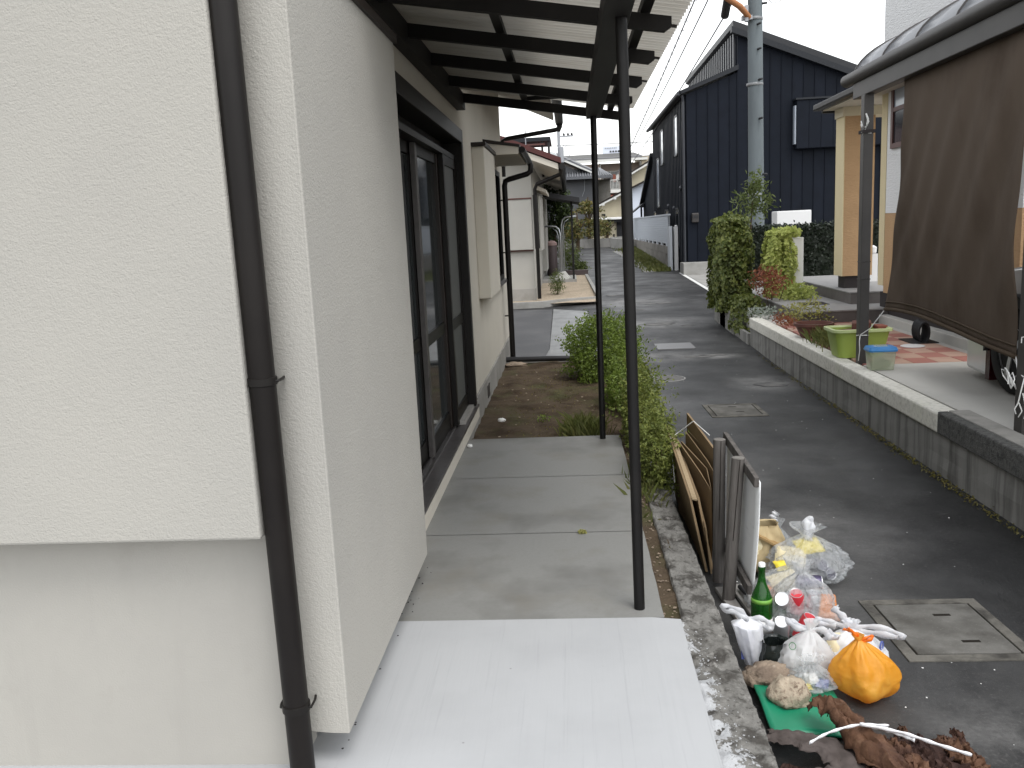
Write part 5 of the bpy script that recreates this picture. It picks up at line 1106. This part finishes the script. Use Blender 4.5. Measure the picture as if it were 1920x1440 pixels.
for (a, c, r_) in (((.71, 4.35, -.25), (.722, 4.37, .50), .031), ((.712, 4.08, -.25), (.765, 4.10, .475), .031)):
    p = obj('post', MB().tube([a, c], r_, 14), 'old_wood', SG, smooth=40)
    c = Vector(c); obj('post_top', MB().lathe(c+Vector((0, 0, -.001)), [(r_*.97, 0), (r_*.9, .004), (.002, .005)], 14), 'old_wood_top', p)
    obj('crack', MB().bar(Vector(a).lerp(c, .45)+Vector((-.004, -r_-.0005, 0)), c+Vector((.003, -r_-.0005, 0)), .004, .003, (1, 0, 0)), 'slot_dark', p)
A = Vector((.765, 4.46, .495)); B_ = Vector((.815, 3.92, .405))
obj('top_rail', MB().bar(A, B_, .022, .05), 'old_wood', SG, bevel=.003)
A2 = Vector((.745, 4.40, -.055)); B2 = Vector((.785, 3.93, -.12)); obj('bottom_rail', MB().bar(A2, B2, .022, .05), 'old_wood', SG, bevel=.003)
def brd(u, v):
    p = A.lerp(B_, u).lerp(A2.lerp(B2, u), v)+Vector((.016, .002, 0)); p.x += .007*math.sin(v*math.pi)*u; return p
obj('panel', MB().grid(brd, 8, 10), 'board_white', SG, smooth=True, solid=.006)
tag(obj('plank', MB().bar((.78, 4.25, -.235), (.84, 3.72, -.235), .07, .02), 'plank', bevel=.003), 'grey plank lying on the ground below the notice board', 'plank')
tag(obj('plank', MB().bar((.70, 4.22, -.236), (.755, 3.72, -.236), .06, .022), 'plank', bevel=.003), 'grey plank closer to the kerb, beside the green bottle', 'plank')
KN = thing('black_handled_brush', 'black handled tool lying between the plank and the bottle', 'tool', (.80, 4.1, -.22))
obj('handle', MB().tube([(.785, 4.17, -.205), (.80, 4.06, -.20)], .012, 10), 'dark_fit', KN, smooth=40); obj('head', MB().box(.795, .82, 4.0, 4.06, -.21, -.19), 'label_white', KN, bevel=.004)
WK = tag(obj('wire_scrap', MB().tube([(.86, 4.75, -.24), (.88, 4.68, -.14), (.86, 4.64, -.18), (.89, 4.62, -.10)], .002, 5).tube([(.84, 4.72, -.2), (.87, 4.66, -.16), (.9, 4.68, -.11)], .002, 5), 'steel_tube'), 'bent steel wire scrap sticking up behind the notice board', 'wire scrap')

# ================================================================== RUBBISH
def sack(c, rx, ry, h, seed, neck=.80, tilt=(0, 0), nr=40, n=64, wr=.10, square=0.0, frill=.5, neckr=.10, belly=1.35, rot=0.0, crease=.35):
    """a tied bag: round bottom, belly, gathered neck and a small open frill"""
    c = Vector(c); off = Vector((seed*4.1, seed*2.7, seed*1.9)); rings = []
    for j in range(nr+1):
        t = j/nr
        if t < neck:
            s = t/neck; r = (1-(1-min(1, s/.32))**2.4)**.5 if s < .32 else 1-(1-neckr)*((s-.32)/.68)**belly
        else:
            s = (t-neck)/(1-neck); r = neckr+frill*.45*s
        z = h*t; gather = max(0, (t/neck-.25))
        ring = []
        for i in range(n):
            th = 2*math.pi*i/n; ca, sa = math.cos(th), math.sin(th); c8, s8 = math.cos(th-rot), math.sin(th-rot)
            sq = (abs(c8)**8+abs(s8)**8)**(-1/8) if square else 1
            k = r*(1+square*(sq-1))
            d = Vector((ca, sa, t*1.5))
            k *= 1+wr*1.6*noise.fractal(d*1.7+off, 1, 2, 2)+wr*.55*gather*math.sin(th*9+seed+2.5*noise.noise(d*2+off))*min(1, t*1.6)+wr*.25*noise.noise(d*7+off)-wr*crease*(abs(noise.noise(d*3.3+off*2))*1.6-.4)-wr*crease*.5*(abs(noise.noise(d*8+off*3))*1.6-.4)
            ring.append(c+Vector((rx*k*ca+tilt[0]*t*t, ry*k*sa+tilt[1]*t*t, z*(1+(.04*noise.noise(d*3+off) if 0 < t < neck else 0)))))
        rings.append(ring)
    m = MB(); vs = [p for r_ in rings for p in r_]
    fs = [(j*n+i, j*n+(i+1) % n, (j+1)*n+(i+1) % n, (j+1)*n+i) for j in range(nr) for i in range(n)]+[tuple(range(n))[::-1]]
    return m.add(vs, fs)
def ribbon(pts, w_, seed=0):
    pts = [Vector(p) for p in pts]; m = MB(); vs = []
    for i, p in enumerate(pts):
        t = (pts[min(i+1, len(pts)-1)]-pts[max(i-1, 0)]).normalized(); sd2 = t.cross(Vector((.3, .8, .5))).normalized()
        q = w_*(1+.3*math.sin(i*1.3+seed)); nrm = t.cross(sd2)
        vs += [p-sd2*q, p+nrm*q*(.10+.25*abs(math.sin(i*.7+seed))), p+sd2*q]
    n = len(pts); m.add(vs, [f for i in range(n-1) for f in ((3*i, 3*i+1, 3*i+4, 3*i+3), (3*i+1, 3*i+2, 3*i+5, 3*i+4))]); return m
def spline(pts, n=18):
    pts = [Vector(p) for p in pts]; out = []
    P = [pts[0]]+pts+[pts[-1]]
    for i in range(1, len(P)-2):
        for k in range(n//(len(pts)-1)+1):
            t = k/(n//(len(pts)-1)+1); a, b2, c2, d2 = P[i-1:i+3]
            out.append(.5*((2*b2)+(-a+c2)*t+(2*a-5*b2+4*c2-d2)*t*t+(-a+3*b2-3*c2+d2)*t**3))
    out.append(pts[-1]); return out
G0 = -.25
before_bags = set(bpy.data.objects)
BG = 'rubbish bags piled beside the kerb'
def bag(name, label, c, rx, ry, h, m, seed, handles=(), hm_=None, **k):
    t = thing(name, label, 'bag', c, BG)
    obj('sack', sack(c, rx, ry, h, seed, **k), m, t, smooth=32)
    for i, p in enumerate(handles): obj('handle', ribbon(spline([Vector(c)+Vector(q) for q in p]), .019, i), hm_ or m, t, smooth=True, solid=.0015)
    return t
# small upright white bag next to the kerb
UB = thing('white_carrier_bag', 'small upright white carrier bag leaning at the kerb, looped handles', 'bag', (.725, 3.50, G0), BG)
def upright(v, th):
    rr = .034+.030*v**.7; fold = 1+.05*math.sin(th*7+v*2)+.035*math.sin(th*13+1-v*3)+.03*noise.noise(Vector((math.cos(th)*2, math.sin(th)*2, v*5)))
    if v > .9: rr *= 1-.75*((v-.9)/.1)**1.6
    if v < .06: rr *= .75+.25*v/.06
    return (.735-.045*v+rr*fold*math.cos(th), 3.49+rr*.85*fold*math.sin(th), G0+.002+.215*v+.006*math.sin(th*2+1)*v)
obj('sack', MB().grid(lambda u, v: upright(v, -u*2*math.pi), 48, 34), 'bag_white', UB, smooth=40)
for i, p in enumerate(([(-.03, 0, .21), (-.075, -.01, .245), (-.12, -.02, .265), (-.115, -.03, .285), (-.06, -.01, .255), (-.03, 0, .215)], [(-.03, 0, .21), (.02, -.02, .225), (.06, -.03, .205), (.055, -.03, .185), (.01, -.01, .205)])):
    obj('handle', ribbon(spline([Vector((.725, 3.50, G0))+Vector(q) for q in p]), .018, i), 'bag_white', UB, smooth=True, solid=.0015)
# bottle
BT = thing('green_bottle', 'large green glass bottle standing between the white bag and clear bags', 'bottle', (.805, 3.72, G0))
obj('glass', MB().lathe((.805, 3.72, G0), [(.042, 0), (.046, .006), (.046, .19), (.043, .215), (.030, .25), (.020, .275), (.0155, .30), (.0145, .335), (.0165, .337), (.0165, .352), (.014, .354)], 26), 'bottle_green', BT, smooth=50)
obj('cap', MB().lathe((.805, 3.72, G0+.354), [(.0155, 0), (.0155, .012), (.013, .016), (.002, .017)], 18), 'label_white', BT, smooth=40)
obj('neck_label', MB().lathe((.805, 3.72, G0+.193), [(.0465, 0), (.0445, .018)], 26), 'label_green', BT, smooth=True)
obj('label', MB().lathe((.805, 3.72, G0+.05), [(.0466, 0), (.0466, .07)], 26), 'label_white', BT, smooth=True)
# cans and packets (each one a thing inside its clear bag)
def can(c, ax, m, label, r=.033, h=.122, lid=True, words=None):
    t = thing('drink_can', label, 'can', c, 'cans in the clear rubbish bags')
    obj('can_body', MB().lathe(c, [(r*.78, 0), (r, .008), (r, h-.014), (r*.84, h-.002)], 22, ax), m, t, smooth=40)
    if lid: obj('lid', MB().lathe(c, [(r*.86, h-.003), (r*.86, h), (r*.78, h-.001), (r*.76, h-.005), (.002, h-.005)], 22, ax), 'can_lid', t, smooth=40)
    if words:
        for (txt, z, s, mk) in words:
            cc = Vector(c)
            obj('print', lettering(txt, s, lambda u, v: (cc.x+(r+.0006)*math.sin(u/r-.15), cc.y-(r+.0006)*math.cos(u/r-.15), cc.z+z+v)), mk, t)
    return t
def packet(c, s, m, label, rot=(0, 0, 0), nm='snack_packet'):
    b = MB(); mx = Matrix.Rotation(rot[2], 3, 'Z') @ Matrix.Rotation(rot[0], 3, 'X') @ Matrix.Rotation(rot[1], 3, 'Y'); c = Vector(c); sd2 = c.x*31+c.y*17
    def f(sg):
        return lambda u, v: c+mx@Vector(((u-.5)*s[0], (v-.5)*s[1], sg*s[2]*(math.sin(math.pi*u)*math.sin(math.pi*v))**.5+.012*noise.noise(Vector((u*4, v*4, sd2)))))
    b.grid(f(1), 10, 10); b.grid(f(-1), 10, 10, True)
    return tag(obj(nm, b, m, smooth=True), label, 'packaging', 'packaging in the rubbish bags')
can((1.035, 3.78, -.165), (.05, -.1, 1), 'can_silver', 'upright silver beer can in the front clear bag', words=(('OHOAI', .045, .016, 'print_blue'),))
tag(obj('can_emblem', MB().lathe((1.036, 3.782, -.145), [(.0001, -.0336), (.014, -.0338)], 16, (0.05, 1, -.1)), 'clay_red'), 'dark red round emblem low on the silver can', 'emblem')
can((.965, 3.76, -.125), (-.1, -.35, .9), 'can_red', 'red drink can beside the silver can', h=.11)
can((.955, 3.68, -.215), (.35, -.2, .9), 'can_red', 'lower red drink can slanting under the other red one')
can((.905, 3.76, -.085), (-.2, -.75, .5), 'can_silver', 'tilted can showing its round silver end', r=.034, h=.10)
can((.875, 3.66, -.20), (-.1, -.5, .8), 'can_silver', 'pale can lying at the left edge of the front clear bag')
can((.985, 3.86, -.035), (1, -.15, .05), 'can_purple', 'dark can lying across the top of the silver can', h=.115)
packet((1.10, 3.80, -.13), (.12, .12, .03), 'print_orange', 'orange wrapper at the right of the front clear bag', (.9, .2, 0))
bag('clear_rubbish_bag', 'front clear bag of red and silver cans', (.995, 3.79, G0), .155, .12, .345, 'bag_clear', 3, neck=.86, wr=.15, frill=.35, neckr=.12, crease=1.3, belly=1.9)
# middle clear bag of packets
packet((.98, 4.03, -.10), (.17, .10, .03), 'print_cream', 'cream snack packet along the top of the middle bag', (.6, 0, .5))
packet((.90, 3.98, -.14), (.10, .09, .03), 'print_orange', 'orange-brown packet at the left of the middle bag', (.7, .3, .2))
packet((.93, 3.93, -.19), (.12, .08, .03), 'print_green', 'green packet low in the middle bag', (.9, 0, .2))
packet((1.02, 3.93, -.17), (.10, .09, .03), 'print_green', 'small dark green wrapper at the centre of the middle bag', (.9, .3, -.3))
bag('clear_rubbish_bag', 'middle clear bag stuffed with snack packets', (.97, 4.04, G0), .17, .13, .28, 'bag_clear', 5, wr=.16, neck=.84, frill=.4, tilt=(.04, -.05), crease=1.3, belly=1.9)
packet((.70, 3.49, -.14), (.06, .13, .012), 'print_blue', 'bluish print inside the small upright white bag', (1.4, 0, .1))
# back right clear bag
for (p, m, lab) in (((1.19, 4.40, -.17), 'can_purple', 'dark purple can at the right of the rear clear bag'), ((1.225, 4.38, -.21), 'can_purple', 'second dark purple can under the first in the rear bag'), ((1.15, 4.36, -.235), 'can_silver', 'silver and purple can lowest in the rear bag')): can(p, (.3, -.8, .3), m, lab)
packet((1.18, 4.38, -.06), (.14, .10, .03), 'print_yellow', 'yellow wrapper showing at the top of the rear clear bag', (.5, 0, .3))
packet((1.08, 4.34, -.10), (.15, .12, .03), 'print_cream', 'pale wrapper at the left of the rear clear bag', (.6, 0, -.3))
packet((1.03, 4.30, -.13), (.08, .06, .02), 'print_yellow', 'little yellow wrapper between the paper bag and rear bag', (.6, 0, .4))
bag('clear_rubbish_bag', 'rear clear bag with yellow wrappers and purple cans', (1.17, 4.38, G0), .20, .15, .30, 'bag_clear', 6, [[(.0, 0, .22), (.0, 0, .28), (.005, .01, .325), (.02, .01, .325), (.02, 0, .28), (.01, 0, .22)]], 'bag_white', wr=.16, neck=.84, frill=.7, crease=1.3, belly=1.9)
# paper bag and PET bottle bag
PBG = thing('paper_bag', 'crumpled brown paper bag behind the green bottle', 'bag', (.985, 4.55, G0), BG)
obj('bag_body', sack((.985, 4.52, G0), .125, .09, .27, 9, neck=.98, neckr=.55, frill=.1, wr=.10, square=.6), 'paper_bag', PBG, smooth=35)
obj('folded_top', MB().bar((.93, 4.47, -.02), (1.09, 4.42, -.10), .05, .012), 'paper_bag_dark', PBG)
packet((.93, 4.45, -.10), (.10, .12, .004), 'print_cream', 'pale printed slip stuck on the brown paper bag', (1.35, 0, .05))
PT = thing('pet_bottle', 'clear drink bottle with a yellow cap behind the paper bag', 'bottle', (1.09, 4.72, -.2))
obj('bottle_body', MB().lathe((1.10, 4.66, -.20), [(.03, 0), (.034, .01), (.034, .11), (.014, .16), (.012, .175)], 18, (-.25, -.3, .9)), 'pet_clear', PT, smooth=40)
obj('cap', MB().lathe(Vector((1.10, 4.66, -.20))+Vector((-.25, -.3, .9)).normalized()*.172, [(.016, 0), (.016, .018), (.002, .02)], 14, (-.25, -.3, .9)), 'print_yellow', PT, smooth=40)
bag('clear_rubbish_bag', 'small clear bag of drink bottles behind the paper bag', (1.10, 4.68, G0), .10, .09, .23, 'bag_clear', 8, [[(-.02, 0, .20), (-.03, 0, .24), (-.01, .0, .27)]], 'bag_white', wr=.13)
# dark container in black bag
DKB = thing('black_bag', 'small black plastic bag with faint pale lettering', 'bag', (.80, 3.45, G0), BG)
obj('sack', sack((.80, 3.46, G0), .065, .055, .14, 4, neck=.96, neckr=.7, wr=.08), 'dark_plastic', DKB, smooth=True)
obj('print', lettering('ouo', .030, lambda u, v: (.80+u, 3.398, -.205+v)), 'ac_white', DKB)
# white bags
wb = bag('white_carrier_bag', 'milky white bag knotted with a long loop, in front of the cans', (.905, 3.41, G0), .105, .09, .245, 'bag_milky', 11, [[(.02, 0, .20), (-.03, .02, .225), (-.06, .03, .235), (-.03, 0, .215), (.02, 0, .2)], [(.02, 0, .2), (.07, -.01, .21), (.10, -.02, .18), (.13, -.01, .175), (.09, 0, .2)]], 'bag_white', wr=.14, neck=.84, frill=.35, tilt=(.03, .0), crease=.9, belly=1.7, square=.3, rot=.4)
tag(obj('bag_emblem', MB().tube([(.845+.013*math.cos(a), 3.343+.013*math.sin(a)*.45, -.08+.012*math.sin(a)) for a in [k/14*2*math.pi for k in range(14)]], .0016, 5, close=True), 'print_green'), 'faint green ring emblem on the milky white bag', 'emblem')
packet((.90, 3.40, -.16), (.10, .10, .03), 'label_white', 'pale tray inside the milky white bag', (.9, 0, 0))
wb2 = bag('white_carrier_bag', 'larger white carrier bag behind the orange bag, ears tied sideways', (1.12, 3.50, G0), .135, .10, .20, 'bag_white', 12, [[(.0, 0, .165), (-.07, .01, .185), (-.12, .02, .195), (-.13, .02, .18), (-.06, .01, .17)], [(0, 0, .165), (.08, -.03, .185), (.165, -.05, .165), (.175, -.05, .145), (.10, -.03, .155), (.02, 0, .155)], [(0, 0, .165), (-.02, .01, .20), (-.055, .03, .235), (-.045, .035, .24)]], wr=.13, neck=.84, frill=.35, tilt=(0, .0), crease=.9, belly=1.9, square=.35)
tag(obj('bag_emblem', MB().tube([(1.228+.010*math.cos(a), 3.452+.012*math.cos(a), -.14+.018*math.sin(a)) for a in [k/14*2*math.pi for k in range(14)]], .004, 5, close=True), 'print_blue'), 'blue ring emblem on the side of the larger white bag', 'emblem')
packet((1.06, 3.46, -.15), (.09, .12, .02), 'print_cream', 'striped pale packet inside the larger white bag', (1.1, 0, 0))
# orange bag
OB = thing('orange_bag', 'bright orange bag tied with two short orange tails', 'bag', (1.10, 3.25, G0), BG)
obj('sack', sack((1.10, 3.25, G0), .100, .088, .262, 14, neck=.91, neckr=.10, wr=.09, square=.8, frill=.22, tilt=(-.035, .0), n=72, nr=48, belly=2.6, rot=.55, crease=.5), 'bag_orange', OB, smooth=38)
for i, p in enumerate(([(-.03, 0, .225), (-.045, -.005, .26), (-.075, -.01, .295)], [(-.03, 0, .225), (-.01, -.01, .25), (.015, -.01, .26), (.008, -.012, .245), (-.02, 0, .23)], [(-.03, 0, .225), (-.04, .0, .265), (-.09, .0, .285)])):
    obj('tie_tail', ribbon(spline([Vector((1.10, 3.25, G0))+Vector(q) for q in p]), .007, i), 'orange_tie', OB, smooth=True, solid=.002)
# green sheet, little clear bag, stones
def gsheet(u, v):
    x = .68+.29*u+.0*v; y = 2.95+.42*v; return (x+.03*(1-v)*u, y, G0+.02+.012*noise.noise(Vector((u*3, v*3, 2)))+(.02*(1-u)))
tag(obj('green_board', MB().grid(gsheet, 14, 14), 'green_sheet', smooth=True, solid=.012), 'flat green plastic board under the stones and small bag', 'board')
packet((.865, 3.22, -.19), (.05, .03, .012), 'print_yellow', 'pale yellow wrapper in the tiny clear bag', (.4, 0, .3)); packet((.90, 3.27, -.18), (.05, .05, .02), 'label_white', 'crumpled white tissue in the tiny clear bag', (.6, 0, .3)); packet((.935, 3.25, -.19), (.05, .04, .012), 'print_blue', 'bluish wrapper in the tiny clear bag', (.5, 0, -.4))
bag('clear_rubbish_bag', 'tiny clear bag of wrappers on the green board', (.90, 3.27, G0+.03), .09, .07, .13, 'bag_clear', 17, wr=.18, neck=.8, frill=.8, neckr=.2, crease=1.2)
tag(obj('rubble_stone', MB().blob((.745, 3.33, -.20), (.095, .065, .055), 3, .30, 2.4, 30, 18), 'stone_tan', smooth=True), 'flat tan rubble stone against the kerb', 'stone')
tag(obj('rubble_stone', MB().blob((.79, 3.17, -.185), (.082, .072, .062), 6, .22, 2.2, 30, 18), 'stone_pale', smooth=True), 'rounded pale speckled stone on the green board', 'stone')
bpy.context.view_layer.update()
for o in set(bpy.data.objects)-before_bags:
    if not o.parent: o.location += Vector((-.02, -.05, 0))
# heap of dry brown sheaths with white straps
HX = Vector((-.055, -.17, 0))
def sheath(path, w0, w1, seed, m, label, curl=.5, rough=1.0):
    path = [Vector(p)+HX for p in path]; pts = spline(path, 54); n = len(pts); b = MB(); nu = 16; grid = []
    for k in range(n):
        v = k/(n-1); p = pts[k]; t = (pts[min(k+1, n-1)]-pts[max(k-1, 0)]).normalized()
        s_ = t.cross(Vector((0, 0, 1))).normalized(); up = s_.cross(t)
        for i in range(nu+1):
            a = (i/nu-.5)*2; side = 1 if a > 0 else -1
            rag = 1+.45*noise.noise(Vector((v*9, side*7, seed*3)))+.25*noise.noise(Vector((v*26, side*5, seed)))
            wv = (w0+(w1-w0)*v)*max(.25, rag)
            q = p+s_*a*wv+up*(-curl*wv*a*a*(.7+.6*noise.noise(Vector((v*4, seed, 8)))))
            q += up*rough*(.022*noise.noise(Vector((a*2.2, v*9, seed)))+.012*noise.noise(Vector((a*6, v*22, seed))))+s_*rough*.008*noise.noise(Vector((a*4, v*18, seed+9)))
            if k in (0, n-1): q += t*(.035*noise.noise(Vector((a*4, seed, k))))
            grid.append((q.x, q.y, max(q.z, G0+.003)))
    w = nu+1
    b.add(grid, [(j*w+i, j*w+i+1, (j+1)*w+i+1, (j+1)*w+i) for j in range(n-1) for i in range(nu)])
    tag(obj('dry_bark_strip', b, m, smooth=50, solid=.003), label, 'bark strip', 'dry brown bark heap tied with straps')
sheath([(.875, 3.15, -.13), (.92, 3.05, -.08), (.99, 2.86, -.09), (1.05, 2.62, -.11)], .032, .075, 1, 'sheath_brown', 'long curled brown bark strip reaching up to the green board', 1.0, 1.1)
sheath([(.93, 3.10, -.15), (.97, 2.95, -.13), (1.02, 2.72, -.15)], .02, .055, 2, 'sheath_dark', 'reddish bark strip under the long curled one', .6, 1.3)
sheath([(1.06, 3.03, -.21), (1.10, 2.88, -.17), (1.16, 2.68, -.16)], .008, .08, 3, 'sheath_dark', 'dark bark piece with a pointed tip in the middle', .3, 1.3)
sheath([(1.20, 2.99, -.19), (1.20, 2.86, -.16), (1.22, 2.68, -.17)], .045, .10, 4, 'sheath_dark', 'broad dark bark piece at the right of the heap', .2, 1.6)
sheath([(1.31, 3.00, -.16), (1.31, 2.88, -.17), (1.35, 2.70, -.2)], .014, .04, 5, 'sheath_brown', 'upright brown bark scrap at the right end', .5)
sheath([(1.13, 3.00, -.15), (1.16, 2.88, -.16), (1.20, 2.72, -.17)], .010, .028, 6, 'sheath_brown', 'narrow brown bark sliver near the strap', .5)
sheath([(1.02, 2.80, -.21), (1.15, 2.74, -.20), (1.40, 2.68, -.22)], .08, .10, 7, 'sheath_dark', 'dark bark lying at the bottom of the heap', .2, 1.5)
sheath([(.69, 3.03, -.19), (.80, 2.97, -.17), (.90, 2.86, -.16), (.93, 2.7, -.18)], .04, .08, 8, 'sheath_grey', 'grey brown torn sheet beside the kerb', .2, .55)
sheath([(.76, 2.82, -.20), (.88, 2.74, -.16), (.98, 2.66, -.18)], .05, .08, 9, 'sheath_grey', 'second grey torn sheet under the strap', .3, .6)
sheath([(.70, 2.90, -.235), (.78, 2.78, -.23), (.85, 2.6, -.23)], .06, .08, 10, 'sheath_dark', 'dark bark scrap in the gap beside the kerb', .2, 1.2)
sheath([(1.09, 2.96, -.18), (1.13, 2.86, -.13), (1.15, 2.74, -.15)], .02, .05, 11, 'sheath_dark', 'crumpled dark flake left of the broad piece', .4, 1.6)
sheath([(1.25, 2.96, -.17), (1.27, 2.87, -.14), (1.30, 2.76, -.17)], .03, .05, 12, 'sheath_brown', 'crumpled brown flake between the broad piece and the right end', .4, 1.6)
sheath([(1.01, 2.90, -.13), (1.06, 2.83, -.11), (1.10, 2.70, -.13)], .02, .045, 13, 'sheath_brown', 'short brown flake beside the long curled strip', .5, 1.5)
for (p, lab) in (([(.725, 2.67, -.105), (.80, 2.70, -.085), (.90, 2.725, -.075), (1.0, 2.735, -.085)], 'left white plastic strap across the bark heap'), ([(.90, 2.715, -.065), (1.02, 2.68, -.075), (1.12, 2.635, -.09), (1.21, 2.60, -.105)], 'long white plastic strap running right over the bark heap'), ([(.91, 2.72, -.07), (1.0, 2.70, -.085), (1.06, 2.665, -.095)], 'short white strap end beside the knot')):
    tag(obj('plastic_strap', ribbon(spline(p, 24), .009), 'strap_white', smooth=True, solid=.003), lab, 'strap', 'white straps on the bark heap')
